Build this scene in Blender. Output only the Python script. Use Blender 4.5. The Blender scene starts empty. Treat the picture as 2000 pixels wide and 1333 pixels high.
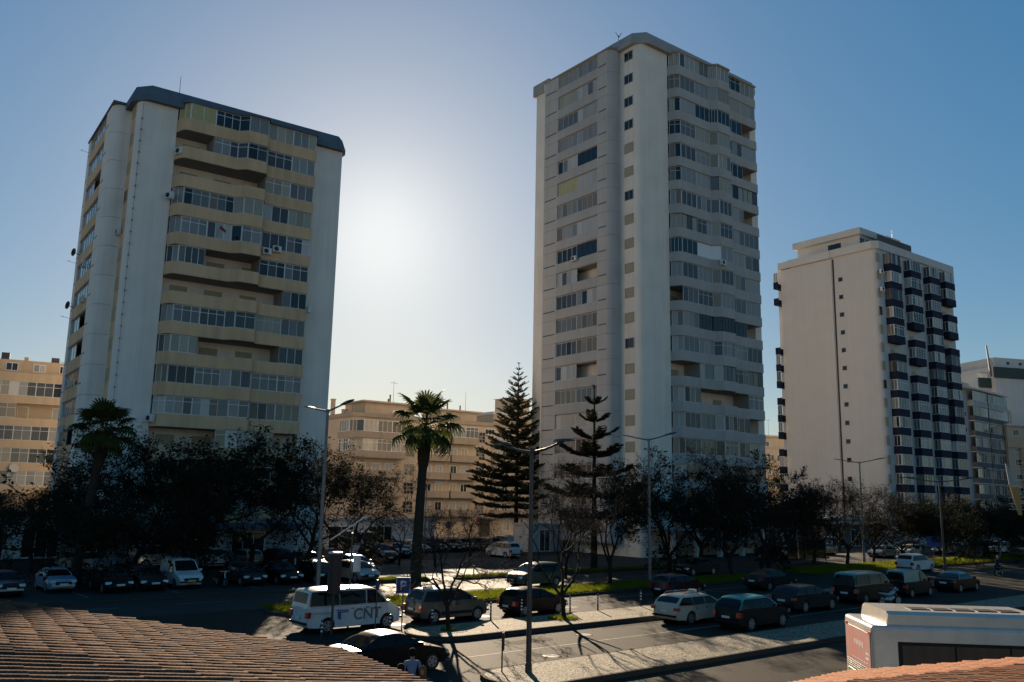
import bpy, bmesh, math, random
from mathutils import Vector, Matrix
import numpy as np

# ------------------------------------------------------------------ camera, sky, sun, exposure
scene = bpy.context.scene
C = scene.collection
CAM_H = 6.1
PITCH, ROLL = math.radians(10.27), math.radians(1.156)
cam_d = bpy.data.cameras.new('camera')
cam = bpy.data.objects.new('camera', cam_d); C.objects.link(cam)
cam_d.sensor_width = 36.0; cam_d.lens = 1695.0 / 2000.0 * 36.0
cam_d.clip_start = 0.1; cam_d.clip_end = 3000.0
_F = Vector((0, math.cos(PITCH), math.sin(PITCH))); _R0 = Vector((1, 0, 0)); _U0 = _R0.cross(_F)
_R = _R0 * math.cos(ROLL) + _U0 * math.sin(ROLL)
_U = _U0 * math.cos(ROLL) - _R0 * math.sin(ROLL)
cam.matrix_world = Matrix(((_R.x, _U.x, -_F.x, 0), (_R.y, _U.y, -_F.y, 0), (_R.z, _U.z, -_F.z, CAM_H), (0, 0, 0, 1)))
scene.camera = cam

SUN_EL, SUN_AZ = math.radians(17.3), math.radians(-9.0)      # azimuth clockwise from +Y
SUN_DIR = Vector((math.sin(SUN_AZ) * math.cos(SUN_EL), math.cos(SUN_AZ) * math.cos(SUN_EL), math.sin(SUN_EL)))
world = bpy.data.worlds.new('World'); scene.world = world; world.use_nodes = True
wn, wl = world.node_tree.nodes, world.node_tree.links
wn.clear()
w_out = wn.new('ShaderNodeOutputWorld'); w_bg = wn.new('ShaderNodeBackground')
w_sky = wn.new('ShaderNodeTexSky'); w_sky.sky_type = 'NISHITA'; w_sky.sun_disc = False
w_sky.sun_elevation = SUN_EL; w_sky.sun_rotation = SUN_AZ
w_sky.altitude = 10; w_sky.air_density = 1.0; w_sky.dust_density = 0.35; w_sky.ozone_density = 3.2
# camera-like compression of the sky's huge brightness range, the same in every direction
w_gam = wn.new('ShaderNodeGamma'); w_gam.inputs['Gamma'].default_value = 0.48
w_hsv = wn.new('ShaderNodeHueSaturation'); w_hsv.inputs['Saturation'].default_value = 2.0; w_hsv.inputs['Value'].default_value = 1.36
wl.new(w_sky.outputs[0], w_gam.inputs['Color']); wl.new(w_gam.outputs[0], w_hsv.inputs['Color'])
# soft bright aureole of the thin haze close to the sun
w_tc = wn.new('ShaderNodeTexCoord'); w_dot = wn.new('ShaderNodeVectorMath'); w_dot.operation = 'DOT_PRODUCT'
wl.new(w_tc.outputs['Generated'], w_dot.inputs[0]); w_dot.inputs[1].default_value = SUN_DIR
w_max = wn.new('ShaderNodeMath'); w_max.operation = 'MAXIMUM'; w_max.inputs[1].default_value = 0.0; wl.new(w_dot.outputs['Value'], w_max.inputs[0])
acc = w_hsv.outputs[0]
for power, gain in ((7.0, 0.34), (40.0, 0.6), (300.0, 1.4)):
    p_ = wn.new('ShaderNodeMath'); p_.operation = 'POWER'; p_.inputs[1].default_value = power; wl.new(w_max.outputs[0], p_.inputs[0])
    m_ = wn.new('ShaderNodeVectorMath'); m_.operation = 'SCALE'; m_.inputs[0].default_value = (gain, gain*0.97, gain*0.80); wl.new(p_.outputs[0], m_.inputs['Scale'])
    a_ = wn.new('ShaderNodeVectorMath'); a_.operation = 'ADD'; wl.new(acc, a_.inputs[0]); wl.new(m_.outputs[0], a_.inputs[1]); acc = a_.outputs[0]
wl.new(acc, w_bg.inputs['Color']); w_bg.inputs['Strength'].default_value = 0.058
wl.new(w_bg.outputs[0], w_out.inputs['Surface'])
sun_d = bpy.data.lights.new('sun', 'SUN'); sun_d.energy = 4.6; sun_d.angle = math.radians(0.53); sun_d.color = (1.0, 0.80, 0.57)
sun = bpy.data.objects.new('sun', sun_d); C.objects.link(sun); sun.location = (0, 60, 120)
sun.rotation_euler = (-SUN_DIR).to_track_quat('-Z', 'Y').to_euler()
vs = scene.view_settings
vs.view_transform = 'Standard'; vs.look = 'None'; vs.exposure = 1.33; vs.gamma = 1.0; vs.use_curve_mapping = False
scene.cycles.max_bounces = 6; scene.cycles.diffuse_bounces = 3; scene.cycles.glossy_bounces = 3
scene.cycles.transparent_max_bounces = 8; scene.cycles.sample_clamp_indirect = 6.0

# ------------------------------------------------------------------ helpers
rnd = random.Random(7)
MATS = {}
def mat(name, col, rough=0.7, metal=0.0, spec=0.5, noise=None, scale=1.0, bump=0.0, bscale=20.0, coat=0.0, trans=None, objrand=None):
    """principled material; noise = second colour mixed in by object-space noise at two scales; objrand = list of colours picked per object"""
    if name in MATS: return MATS[name]
    m = bpy.data.materials.new(name); m.use_nodes = True
    nt = m.node_tree; n, l = nt.nodes, nt.links
    b = n['Principled BSDF']
    b.inputs['Base Color'].default_value = (*col, 1); b.inputs['Roughness'].default_value = rough
    b.inputs['Metallic'].default_value = metal; b.inputs['Specular IOR Level'].default_value = spec
    if coat: b.inputs['Coat Weight'].default_value = coat; b.inputs['Coat Roughness'].default_value = 0.04
    tc = n.new('ShaderNodeTexCoord')
    src = None
    if objrand:
        oi = n.new('ShaderNodeObjectInfo'); cr = n.new('ShaderNodeValToRGB'); cr.color_ramp.interpolation = 'CONSTANT'
        els = cr.color_ramp.elements
        while len(els) < len(objrand): els.new(0.5)
        for i, c in enumerate(objrand):
            els[i].position = i / len(objrand); els[i].color = (*c, 1)
        l.new(oi.outputs['Random'], cr.inputs['Fac']); src = cr.outputs['Color']
    if noise:
        nz = n.new('ShaderNodeTexNoise'); nz.inputs['Scale'].default_value = scale; nz.inputs['Detail'].default_value = 6.0
        nz.inputs['Roughness'].default_value = 0.65
        l.new(tc.outputs['Object'], nz.inputs['Vector'])
        mr = n.new('ShaderNodeMapRange'); mr.inputs[1].default_value = 0.35; mr.inputs[2].default_value = 0.7
        l.new(nz.outputs['Fac'], mr.inputs[0])
        mx = n.new('ShaderNodeMix'); mx.data_type = 'RGBA'
        l.new(mr.outputs[0], mx.inputs['Factor'])
        if src: l.new(src, mx.inputs['A'])
        else: mx.inputs['A'].default_value = (*col, 1)
        mx.inputs['B'].default_value = (*noise, 1)
        src = mx.outputs['Result']
    if src: l.new(src, b.inputs['Base Color'])
    if bump:
        nb = n.new('ShaderNodeTexNoise'); nb.inputs['Scale'].default_value = bscale; nb.inputs['Detail'].default_value = 4.0
        l.new(tc.outputs['Object'], nb.inputs['Vector'])
        bp = n.new('ShaderNodeBump'); bp.inputs['Strength'].default_value = bump; bp.inputs['Distance'].default_value = 0.02
        l.new(nb.outputs['Fac'], bp.inputs['Height']); l.new(bp.outputs[0], b.inputs['Normal'])
    if trans:
        b.inputs['Transmission Weight'].default_value = trans
    MATS[name] = m
    return m

def wall_mat(name, col, dirt, streak=0.35):
    """painted render with vertical rain streaks, blotches and fine grain"""
    if name in MATS: return MATS[name]
    m = bpy.data.materials.new(name); m.use_nodes = True
    n, l = m.node_tree.nodes, m.node_tree.links
    b = n['Principled BSDF']; b.inputs['Roughness'].default_value = 0.85; b.inputs['Specular IOR Level'].default_value = 0.25
    tc = n.new('ShaderNodeTexCoord')
    mp = n.new('ShaderNodeMapping'); mp.inputs['Scale'].default_value = (1.6, 1.6, 0.06)
    l.new(tc.outputs['Object'], mp.inputs['Vector'])
    n1 = n.new('ShaderNodeTexNoise'); n1.inputs['Scale'].default_value = 1.0; n1.inputs['Detail'].default_value = 5
    l.new(mp.outputs[0], n1.inputs['Vector'])
    n2 = n.new('ShaderNodeTexNoise'); n2.inputs['Scale'].default_value = 0.35; n2.inputs['Detail'].default_value = 6
    l.new(tc.outputs['Object'], n2.inputs['Vector'])
    ad = n.new('ShaderNodeMath'); ad.operation = 'MULTIPLY'
    l.new(n1.outputs['Fac'], ad.inputs[0]); l.new(n2.outputs['Fac'], ad.inputs[1])
    mr = n.new('ShaderNodeMapRange'); mr.inputs[1].default_value = 0.16; mr.inputs[2].default_value = 0.40; mr.inputs[4].default_value = min(1.0, streak*1.9)
    l.new(ad.outputs[0], mr.inputs[0])
    mx = n.new('ShaderNodeMix'); mx.data_type = 'RGBA'
    mx.inputs['A'].default_value = (*col, 1); mx.inputs['B'].default_value = (*dirt, 1)
    l.new(mr.outputs[0], mx.inputs['Factor']); l.new(mx.outputs['Result'], b.inputs['Base Color'])
    n3 = n.new('ShaderNodeTexNoise'); n3.inputs['Scale'].default_value = 14.0
    l.new(tc.outputs['Object'], n3.inputs['Vector'])
    bp = n.new('ShaderNodeBump'); bp.inputs['Strength'].default_value = 0.15; bp.inputs['Distance'].default_value = 0.02
    l.new(n3.outputs['Fac'], bp.inputs['Height']); l.new(bp.outputs[0], b.inputs['Normal'])
    MATS[name] = m
    return m

class MB:
    """collects shapes into one mesh"""
    def __init__(s): s.v = []; s.f = []; s.m = []
    def add(s, vs, fs, mi=0):
        o = len(s.v); s.v += [tuple(v) for v in vs]
        for f in fs: s.f.append(tuple(i + o for i in f)); s.m.append(mi)
    def quad(s, a, b, c, d, mi=0): s.add((a, b, c, d), ((0, 1, 2, 3),), mi)
    def box(s, x0, x1, y0, y1, z0, z1, mi=0):
        s.add([(x0,y0,z0),(x1,y0,z0),(x1,y1,z0),(x0,y1,z0),(x0,y0,z1),(x1,y0,z1),(x1,y1,z1),(x0,y1,z1)],
              [(0,3,2,1),(4,5,6,7),(0,1,5,4),(1,2,6,5),(2,3,7,6),(3,0,4,7)], mi)
    def obox(s, p, dx, dy, dz, mi=0):
        """box from a corner p and three edge vectors"""
        p, dx, dy, dz = map(Vector, (p, dx, dy, dz))
        q = [p, p+dx, p+dx+dy, p+dy]; q += [a+dz for a in q]
        s.add(q, [(0,3,2,1),(4,5,6,7),(0,1,5,4),(1,2,6,5),(2,3,7,6),(3,0,4,7)], mi)
    def prism(s, poly, z0, z1, mi=0, cap=True):
        n = len(poly)
        vs = [(x,y,z0) for x,y in poly] + [(x,y,z1) for x,y in poly]
        fs = [(i,(i+1)%n,n+(i+1)%n,n+i) for i in range(n)]
        if cap: fs += [tuple(range(n-1,-1,-1)), tuple(range(n,2*n))]
        s.add(vs, fs, mi)
    def strip(s, path, th, z0, z1, mi=0):
        """thick wall standing along an open plan path, thickened to the left of the path"""
        n = len(path); P = [Vector((x,y)) for x,y in path]; off = []
        for i in range(n):
            d = Vector((0,0))
            if i: d += (P[i]-P[i-1]).normalized()
            if i < n-1: d += (P[i+1]-P[i]).normalized()
            d.normalize(); nn = Vector((-d.y, d.x))
            k = 1.0
            if 0 < i < n-1:
                k = 1/max(0.5, d.dot((P[i+1]-P[i]).normalized()))
            off.append(P[i] + nn*th*k)
        poly = [tuple(p) for p in P] + [tuple(p) for p in reversed(off)]
        m = len(poly)
        vs = [(x,y,z0) for x,y in poly] + [(x,y,z1) for x,y in poly]
        fs = [(i,(i+1)%m,m+(i+1)%m,m+i) for i in range(m)]
        for i in range(n-1):
            a, b, c, d = i, i+1, m-2-i, m-1-i
            fs.append((a, d, c, b)); fs.append((m+a, m+b, m+c, m+d))
        s.add(vs, fs, mi)
    def tube(s, p0, p1, r0, r1=None, n=8, mi=0, cap=True):
        p0, p1 = Vector(p0), Vector(p1); r1 = r0 if r1 is None else r1
        d = (p1-p0).normalized(); a = d.orthogonal().normalized(); b = d.cross(a)
        vs = []
        for p, r in ((p0,r0),(p1,r1)):
            for i in range(n):
                t = 2*math.pi*i/n; vs.append(p + (a*math.cos(t)+b*math.sin(t))*r)
        fs = [(i,(i+1)%n,n+(i+1)%n,n+i) for i in range(n)]
        if cap: fs += [tuple(range(n-1,-1,-1)), tuple(range(n,2*n))]
        s.add(vs, fs, mi)
    def path(s, pts, radii, n=8, mi=0):
        pts = [Vector(p) for p in pts]; vs = []; N = len(pts)
        a = None
        for i, p in enumerate(pts):
            d = (pts[min(i+1,N-1)]-pts[max(i-1,0)]).normalized()
            if a is None: a = d.orthogonal().normalized()
            else:
                a = (a - d*a.dot(d)); a = a.normalized() if a.length > 1e-6 else d.orthogonal().normalized()
            b = d.cross(a); r = radii[i] if hasattr(radii,'__len__') else radii
            for k in range(n):
                t = 2*math.pi*k/n; vs.append(p+(a*math.cos(t)+b*math.sin(t))*r)
        fs = []
        for i in range(N-1):
            for k in range(n):
                fs.append((i*n+k, i*n+(k+1)%n, (i+1)*n+(k+1)%n, (i+1)*n+k))
        fs += [tuple(range(n-1,-1,-1)), tuple((N-1)*n+k for k in range(n))]
        s.add(vs, fs, mi)
    def disc(s, c, ax, r, th, n=16, mi=0):
        c, ax = Vector(c), Vector(ax).normalized(); s.tube(c-ax*th/2, c+ax*th/2, r, r, n, mi)
    def mesh(s, name, mats, smooth=None):
        me = bpy.data.meshes.new(name); me.from_pydata(s.v, [], s.f)
        for m in (mats if isinstance(mats,(list,tuple)) else [mats]): me.materials.append(m)
        if any(s.m): me.polygons.foreach_set('material_index', s.m)
        me.validate(); me.update()
        if smooth is not None:
            me.polygons.foreach_set('use_smooth', [True]*len(me.polygons))
            if smooth < 180: me.set_sharp_from_angle(angle=math.radians(smooth))
        return me
    def build(s, name, mats, parent=None, smooth=None, loc=None):
        return put(name, s.mesh(name, mats, smooth), parent, loc)

def put(name, me, parent=None, loc=None, rotz=None, scale=None):
    o = bpy.data.objects.new(name, me); C.objects.link(o)
    if parent is not None: o.parent = parent
    if loc is not None: o.location = loc
    if rotz is not None: o.rotation_euler = (0,0,rotz)
    if scale is not None: o.scale = scale
    return o
def tag(o, label=None, cat=None, group=None, kind=None):
    if label: o['label'] = label
    if cat: o['category'] = cat
    if group: o['group'] = group
    if kind: o['kind'] = kind
    return o
def thing(name, label, cat, loc=(0,0,0), rotz=0.0, group=None):
    o = bpy.data.objects.new(name, None); C.objects.link(o); o.empty_display_size = 0.3
    o.location = loc; o.rotation_euler = (0,0,rotz)
    return tag(o, label, cat, group)
def az_rot(az): return math.radians(90-az)       # turns local +x to compass azimuth az (clockwise from +Y)
def kids(o, _m={}):
    return [c for c in bpy.data.objects if c.parent == o]
def copy_tree(root, loc, rotz, label, group=None, tree=None):
    """a copy of a thing with copies of its parts and sub-parts; tree = {object: [children]}"""
    r = root.copy(); C.objects.link(r); r.location = loc; r.rotation_euler = (0,0,rotz)
    if label: r['label'] = label
    if group: r['group'] = group
    for ch in root.children:
        c = ch.copy(); C.objects.link(c); c.parent = r
        for g in ch.children:
            d = g.copy(); C.objects.link(d); d.parent = c
    return r
RA = math.radians(50)                              # direction of the avenue
E1 = Vector((math.sin(RA), math.cos(RA), 0)); E2 = Vector((-math.cos(RA), math.sin(RA), 0))
def ST(s_, t_, z=0.0):
    p = E1*s_ + E2*t_; return Vector((p.x, p.y, z))

# ------------------------------------------------------------------ materials
def curtain_glass(name, col, folds):
    """window with what hangs behind it: dark room, curtain folds or a blind, under a glossy pane"""
    m = mat(name, col, rough=0.07, spec=0.45); nt = m.node_tree; n, l = nt.nodes, nt.links; b = n['Principled BSDF']
    tc = n.new('ShaderNodeTexCoord'); wv = n.new('ShaderNodeTexWave'); wv.bands_direction = 'X'; wv.inputs['Scale'].default_value = folds; wv.inputs['Distortion'].default_value = 2.5; wv.inputs['Detail'].default_value = 2
    l.new(tc.outputs['Object'], wv.inputs['Vector'])
    oi = n.new('ShaderNodeObjectInfo'); ad = n.new('ShaderNodeMath'); ad.operation = 'MULTIPLY_ADD'; ad.inputs[1].default_value = 0.35; l.new(wv.outputs['Fac'], ad.inputs[0])
    mr = n.new('ShaderNodeMapRange'); mr.inputs[3].default_value = 0.45; mr.inputs[4].default_value = 0.8; l.new(oi.outputs['Random'], mr.inputs[0]); l.new(mr.outputs[0], ad.inputs[2])
    mx = n.new('ShaderNodeVectorMath'); mx.operation = 'SCALE'; mx.inputs[0].default_value = col; l.new(ad.outputs[0], mx.inputs['Scale']); l.new(mx.outputs[0], b.inputs['Base Color'])
    return m
GLASSES = ['dark_room_glass','grey_room_glass','white_curtain_glass','pale_curtain_glass','cream_curtain_glass','beige_blind_glass','lace_curtain_glass']
for nm_, c_, f_ in zip(GLASSES, ((0.022,0.023,0.025),(0.08,0.08,0.08),(0.52,0.50,0.47),(0.32,0.31,0.295),(0.42,0.38,0.29),(0.30,0.25,0.18),(0.19,0.187,0.18)), (1,1,2.2,2.6,1.8,0.01,3.0)): curtain_glass(nm_, c_, f_)
M_GLASS = MATS['lace_curtain_glass']; MATS['window_glass'] = M_GLASS
grnd = random.Random(99)
def pick_glass(bay):
    """each bay has its own habit: mostly one kind of curtain, now and then another"""
    return bay if grnd.random() < 0.74 else grnd.choice(GLASSES)
M_GLASS_DARK = mat('dark_glass', (0.015,0.017,0.02), rough=0.05, spec=0.6)
M_CURTAIN = mat('yellow_curtain', (0.5,0.45,0.2), rough=0.35, spec=0.5, noise=(0.38,0.33,0.13), scale=3)
M_GLASS_WARM = mat('sunlit_opposite_glass', (0.1,0.1,0.1), rough=0.04, spec=0.8, objrand=[(0.25,0.23,0.2),(0.08,0.08,0.08),(0.3,0.28,0.25),(0.05,0.05,0.05)])  # pale and dark grey panes, picked per object
M_ALU = mat('aluminium_frame', (0.52,0.52,0.50), rough=0.45, metal=0.2)
M_WHITE_FRAME = mat('white_frame', (0.72,0.72,0.70), rough=0.5)
M_DARK_FRAME = mat('dark_frame', (0.03,0.03,0.032), rough=0.5)
M_BROWN_FRAME = mat('brown_frame', (0.06,0.03,0.022), rough=0.5)
M_SHUT_BEIGE = mat('beige_shutter', (0.42,0.36,0.25), rough=0.7, noise=(0.34,0.29,0.2), scale=6)
M_SHUT_GREY = mat('grey_shutter', (0.35,0.35,0.33), rough=0.7)
M_SOFFIT = mat('soffit_paint', (0.27,0.25,0.225), rough=0.9)  # colour darkened to deepen the shadow lines under the balconies
M_WHITE_METAL = mat('white_metal', (0.7,0.7,0.68), rough=0.4, noise=(0.55,0.54,0.5), scale=8)
M_BLACK_METAL = mat('black_metal', (0.012,0.012,0.013), rough=0.5)
M_POLE = mat('galvanised_steel', (0.2,0.2,0.2), rough=0.5, metal=0.6, noise=(0.14,0.14,0.14), scale=4)
M_POLE_DARK = mat('dark_painted_steel', (0.035,0.035,0.037), rough=0.45)

_cache = {}
def pane_mesh(mname):
    k = ('pane', mname)
    if k not in _cache:
        b = MB(); b.box(0,1,-0.5,0.5,0,1); _cache[k] = b.mesh('pane', MATS[mname])
    return _cache[k]
def frame_mesh(L, H, n, transom, m, t=0.05):
    L, H = round(L*25)/25, round(H*50)/50
    k = ('frame', L, H, n, transom, m.name, t)
    if k not in _cache:
        b = MB(); d = 0.04
        b.box(0,L,-d,d,0,t); b.box(0,L,-d,d,H-t,H)
        for i in range(n+1):
            x = min(max(i*L/n - t/2, 0), L-t); b.box(x,x+t,-d+0.003,d-0.003,t,H-t)
        if transom: b.box(t,L-t,-d+0.006,d-0.006,transom*H-t/2,transom*H+t/2)
        _cache[k] = b.mesh('window', m)
    return _cache[k]
class PaneBudget:
    """the first `cap` panes of a building are sub-parts; the rest join into one stuff part"""
    def __init__(s, root, cap=300): s.root, s.cap, s.n, s.rest = root, cap, 0, {}
    def finish(s):
        for mname, b in s.rest.items():
            o = b.build('panes', MATS[mname], s.root); o['kind'] = 'stuff'
def glazing(root, bud, p0, p1, z0, z1, n, transom=0.0, fm=None, gm='window_glass', name='window'):
    """a glazed bay of n panes along the plan line p0-p1, part > pane"""
    fm = fm or M_ALU
    a, b = Vector((p0[0],p0[1],0)), Vector((p1[0],p1[1],0)); d = b-a; L = d.length
    rz = math.atan2(d.y, d.x); H = z1-z0
    w = put(name, frame_mesh(L, H, n, transom, fm), root, (p0[0],p0[1],z0), rz)
    Lr, Hr = round(L*25)/25, round(H*50)/50
    w.scale = (L/Lr, 1, H/Hr)
    bay = grnd.choice(GLASSES[1:] + ['lace_curtain_glass','grey_room_glass','pale_curtain_glass','dark_room_glass'])
    for i in range(n):
        g = gm if isinstance(gm, str) else gm[i % len(gm)]
        if g == 'window_glass': g = pick_glass(bay)
        if bud.n < bud.cap:
            put('pane', pane_mesh(g), w, (i*Lr/n+0.02, 0, 0.02), None, (Lr/n-0.04, 0.016, Hr-0.04)); bud.n += 1
        else:
            r = bud.rest.setdefault(g, MB()); u = d.normalized(); q = a + u*(i*L/n+0.02); nn = Vector((-u.y,u.x,0))*0.016
            r.obox((q.x-nn.x/2,q.y-nn.y/2,z0+0.02), u*(L/n-0.04), nn, (0,0,H-0.04))
    return w
def ac_unit(root, loc, rotz):
    k = 'ac'
    if k not in _cache:
        b = MB(); b.box(-0.42,0.42,-0.16,0.16,0,0.6); b.box(-0.35,-0.31,-0.12,0.3,-0.06,0); b.box(0.31,0.35,-0.12,0.3,-0.06,0)
        g = MB(); g.disc((-0.1,-0.165,0.3),(0,1,0),0.23,0.03,14)
        for i in range(-2,3): g.box(-0.32,0.12,-0.19,-0.18,0.3+i*0.08-0.008,0.3+i*0.08+0.008)
        _cache[k] = (b.mesh('air_conditioner', M_WHITE_METAL), g.mesh('fan_grille', M_BLACK_METAL))
    a = put('air_conditioner', _cache[k][0], root, loc, rotz); put('fan_grille', _cache[k][1], a)
    return a
def arc(cx, cy, r, a0, a1, n=6):
    return [(cx+r*math.cos(math.radians(a0+(a1-a0)*i/n)), cy+r*math.sin(math.radians(a0+(a1-a0)*i/n))) for i in range(n+1)]
def antenna(root, x, y, z, h, yagi=True):
    b = MB(); b.tube((x,y,z),(x,y,z+h),0.035,0.02,6)
    if yagi:
        b.tube((x-0.6,y,z+h*0.9),(x+0.6,y,z+h*0.9),0.018,None,5)
        for i in range(5): b.tube((x-0.5+i*0.25,y-0.3,z+h*0.9),(x-0.5+i*0.25,y+0.3,z+h*0.9),0.012,None,4)
    return b.build('antenna', M_POLE, root)

# ------------------------------------------------------------------ the two great towers
def tower(name, label, origin, azr, floors, z_par, fl, ztop, W, PYL, band0, band1, colors, opens, style, seg):
    """local x runs along the right-hand face, local y along the left-hand face; both faces meet at the pylon corner (0,0)"""
    wallM, bandM, fasM = colors
    root = thing(name, label, 'apartment tower', (origin[0], origin[1], 0), az_rot(azr))
    bud = PaneBudget(root)
    zs = [z_par + fl*i for i in floors]
    p, q = 1.3, 1.6
    D = 19.3; V1, V2, V3, V4, V5 = 3.36, 5.0, seg['lv0'], seg['lv1'], 15.9
    # --- wall: pylon with rounded corner, core, end pillars, back
    b = MB()
    r = 0.9
    pyl = arc(r, r, r, 180, 270, 7) + [(PYL,0),(PYL,6),(0,6)]
    b.prism(pyl, 0, ztop-1.55)
    b.box(PYL+0.003, band1+0.35, 1.2, D-0.4, 0, ztop-1.6)               # core behind the balconies
    b.box(band1+0.353, W, 0.0, 7.0, 0, ztop-1.55)                       # end pillar of the right face
    b.box(0.6, 8.0, V5+0.6, D, 0, ztop-1.55)                            # far pillar of the left face
    b.box(-0.3, 0.6, V5+0.603, D, 0, ztop-1.55)
    b.box(0.004, 4.0, 6.003, V5+0.6, 0, ztop-1.6)                       # back of the left loggias
    b.box(6.0, W-0.5, 6, D-0.004, 0, ztop-1.58)
    b.build('wall', wallM, root, smooth=40)
    # --- rounded bulge panels and loggia side panels on the left face, one course per floor with a recessed joint
    for i, z in enumerate(zs):
        b = MB(); z0, z1 = z-1.2, z-1.2+fl-0.03
        path = [(0.0,V1),(-q+1.0,V1)] + arc(-q+1.0, V1+1.0, 1.0, 270, 180, 6) + [(-q,V3)]
        b.strip(list(reversed(path)), 0.25, z0, z1)
        b.build('side_panel', style['panel'], root, smooth=40)
        b = MB(); b.strip([(-q,V5),(-q,V4)], 0.25, z0, z1); b.build('side_panel', style['panel'], root)
        b = MB()
        b.box(-q, -q+0.22, V3, V4, z-1.18, z); b.box(-q+0.22, 0.0, V3, V4, z-1.28, z-1.14)
        b.build('loggia_parapet', bandM, root)
        if i % 2 == 1 or style['vents']:
            b = MB(); b.box(-q-0.012, -q+0.02, V3-1.55, V3-0.2, z-0.1, z+0.02); b.build('vent_slot', M_BLACK_METAL, root); b = MB(); b.box(-q-0.012, -q+0.02, V4+0.3, V5-0.2, z-0.1, z+0.02)
            b.build('vent_slot', M_BLACK_METAL, root)
        # loggia glazing: two bays
        lp = style['left'](i)
        vm = (V3+V4)/2
        ht = fl-1.2-0.1
        for k, (va, vb) in enumerate(((vm, V3),(V4, vm))):
            kind = lp[k]
            if kind is None: continue
            glazing(root, bud, (-q+0.17, va), (-q+0.17, vb), z+0.003, z+ht, 4 if not kind[2] else kind[2], kind[1], kind[0], kind[3] if len(kind) > 3 else 'window_glass')
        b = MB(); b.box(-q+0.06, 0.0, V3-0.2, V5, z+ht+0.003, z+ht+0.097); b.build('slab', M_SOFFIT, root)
    # closing side of the loggia block towards the far pillar
    b = MB(); b.box(-q+0.02, 0.3, V5-0.02, V5+0.2, 0, zs[-1]+fl-1.2); b.build('side_wall', wallM, root)
    # --- small windows on the pylon, two-light with shutters
    for i, z in enumerate(zs):
        sh = style['small'](i)
        y0, y1 = 1.25, 2.55
        zc = z + 0.55
        b = MB(); t = 0.08
        b.box(-0.05,0.03,y0-t,y0,zc-0.6,zc+0.6); b.box(-0.05,0.03,y1,y1+t,zc-0.6,zc+0.6)
        b.box(-0.05,0.03,y0,y1,zc+0.52,zc+0.6); b.box(-0.07,0.03,y0,y1,zc-0.6,zc-0.54)
        if sh == 'open': b.box(-0.03,0.02,(y0+y1)/2-0.03,(y0+y1)/2+0.03,zc-0.53,zc+0.515)
        w = b.build('small_window', style['small_frame'], root)
        if sh == 'open':
            for a_, c_ in ((y0,(y0+y1)/2-0.03),((y0+y1)/2+0.03,y1)):
                g = MB(); g.box(-0.012,0.012,a_,c_,zc-0.54,zc+0.52); g.build('pane', M_GLASS_DARK, w)
        else:
            g = MB()
            for k in range(9): g.box(-0.028+0.004*(k%2),0.01,y0,y1,zc-0.54+k*0.117,zc-0.54+k*0.117+0.112)
            g.build('shutter', sh, w)
    # --- balcony band of the right face
    s1, s2, s3 = seg['a'], seg['b'], seg['c']      # corner, step out, step back
    e = 0.75
    def outline(o=0.0):
        return ([(band0+0.02,0.0-0.0)] + [(band0+0.18,-0.55)] + arc(s1+0.35,-p+0.55,0.55,200,270,4) +
                [(s2,-p-o),(s2+0.75,-p-e-o),(s3,-p-e-o),(s3+0.35,-p-o),(band1,-p-o)])
    out = outline()
    for i, z in enumerate(zs):
        b = MB()
        b.strip(out, 0.14, z-1.17, z)
        b.box(band1-0.14, band1, -p+0.144, -0.003, z-1.17, z)
        b.build('balcony_parapet', bandM, root, smooth=35)
        b = MB(); b.prism([(x, y+0.05 if y < -0.3 else y) for x, y in out[1:-1]] + [(band1-0.15,-p+0.05),(band1-0.15,1.197),(band0+0.02,1.197)], z-1.2, z-1.06)
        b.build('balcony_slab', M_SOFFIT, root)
        zt = z+fl-1.2-0.004
        c1 = out[1]; c2 = (s1+0.2,-p+0.06); 
        pts = [(band0+0.12,-0.12),(s1-0.02,-p+0.42),(s1+0.45,-p+0.15)]
        mid1 = (s1+0.45+s2)/2; mid3 = (s3+0.35+band1)/2
        bays = [((band0+0.14,-0.1),(s1+0.4,-p+0.15),2),((s1+0.4,-p+0.15),(mid1,-p+0.15),3),((mid1,-p+0.15),(s2,-p+0.15),3),
                ((s2,-p+0.15),(s2+0.75,-p-e+0.15),1),((s2+0.75,-p-e+0.15),(s3,-p-e+0.15),2 if seg['n4'] == 2 else 3),
                ((s3+0.3,-p+0.15),(mid3,-p+0.15),3),((mid3,-p+0.15),(band1-0.05,-p+0.15),3)]
        fl_style = style['right'](i)
        for k, (a_, b_, n_) in enumerate(bays):
            if k in opens.get(i, ()): continue
            stl = fl_style(k)
            if stl[0] == 'panel':
                g = MB(); d_ = Vector((b_[0]-a_[0], b_[1]-a_[1], 0)); nn = Vector((-d_.y,d_.x,0)).normalized()*0.06
                g.obox((a_[0],a_[1],z+0.003), d_, nn, (0,0,zt-z-0.004)); g.build('wall_panel', M_WHITE_FRAME, root); continue
            glazing(root, bud, a_, b_, z+0.003, zt, stl[2] or n_, stl[1], stl[0], stl[3] if len(stl) > 3 else 'window_glass')
        if i in opens:
            ks = opens[i]
            xs = []
            if 1 in ks or 0 in ks: xs.append((band0+1.0, band0+2.5))
            if 2 in ks or 3 in ks: xs.append((s2-1.4, s2+0.2))
            if 4 in ks or 5 in ks: xs.append((s3-0.6, s3+0.9))
            if 6 in ks: xs.append((band1-2.3, band1-1.0))
            for x0, x1 in xs:
                g = MB(); g.box(x0-0.06,x1+0.06,1.15,1.196,z-0.3,z+1.06); sw = g.build('balcony_window', M_SHUT_GREY, root)
                g = MB()
                for k in range(10): g.box(x0,x1,1.13-0.004*(k%2),1.149,z-0.28+k*0.128,z-0.28+k*0.128+0.122)
                g.build('shutter', M_SHUT_BEIGE, sw)
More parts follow.
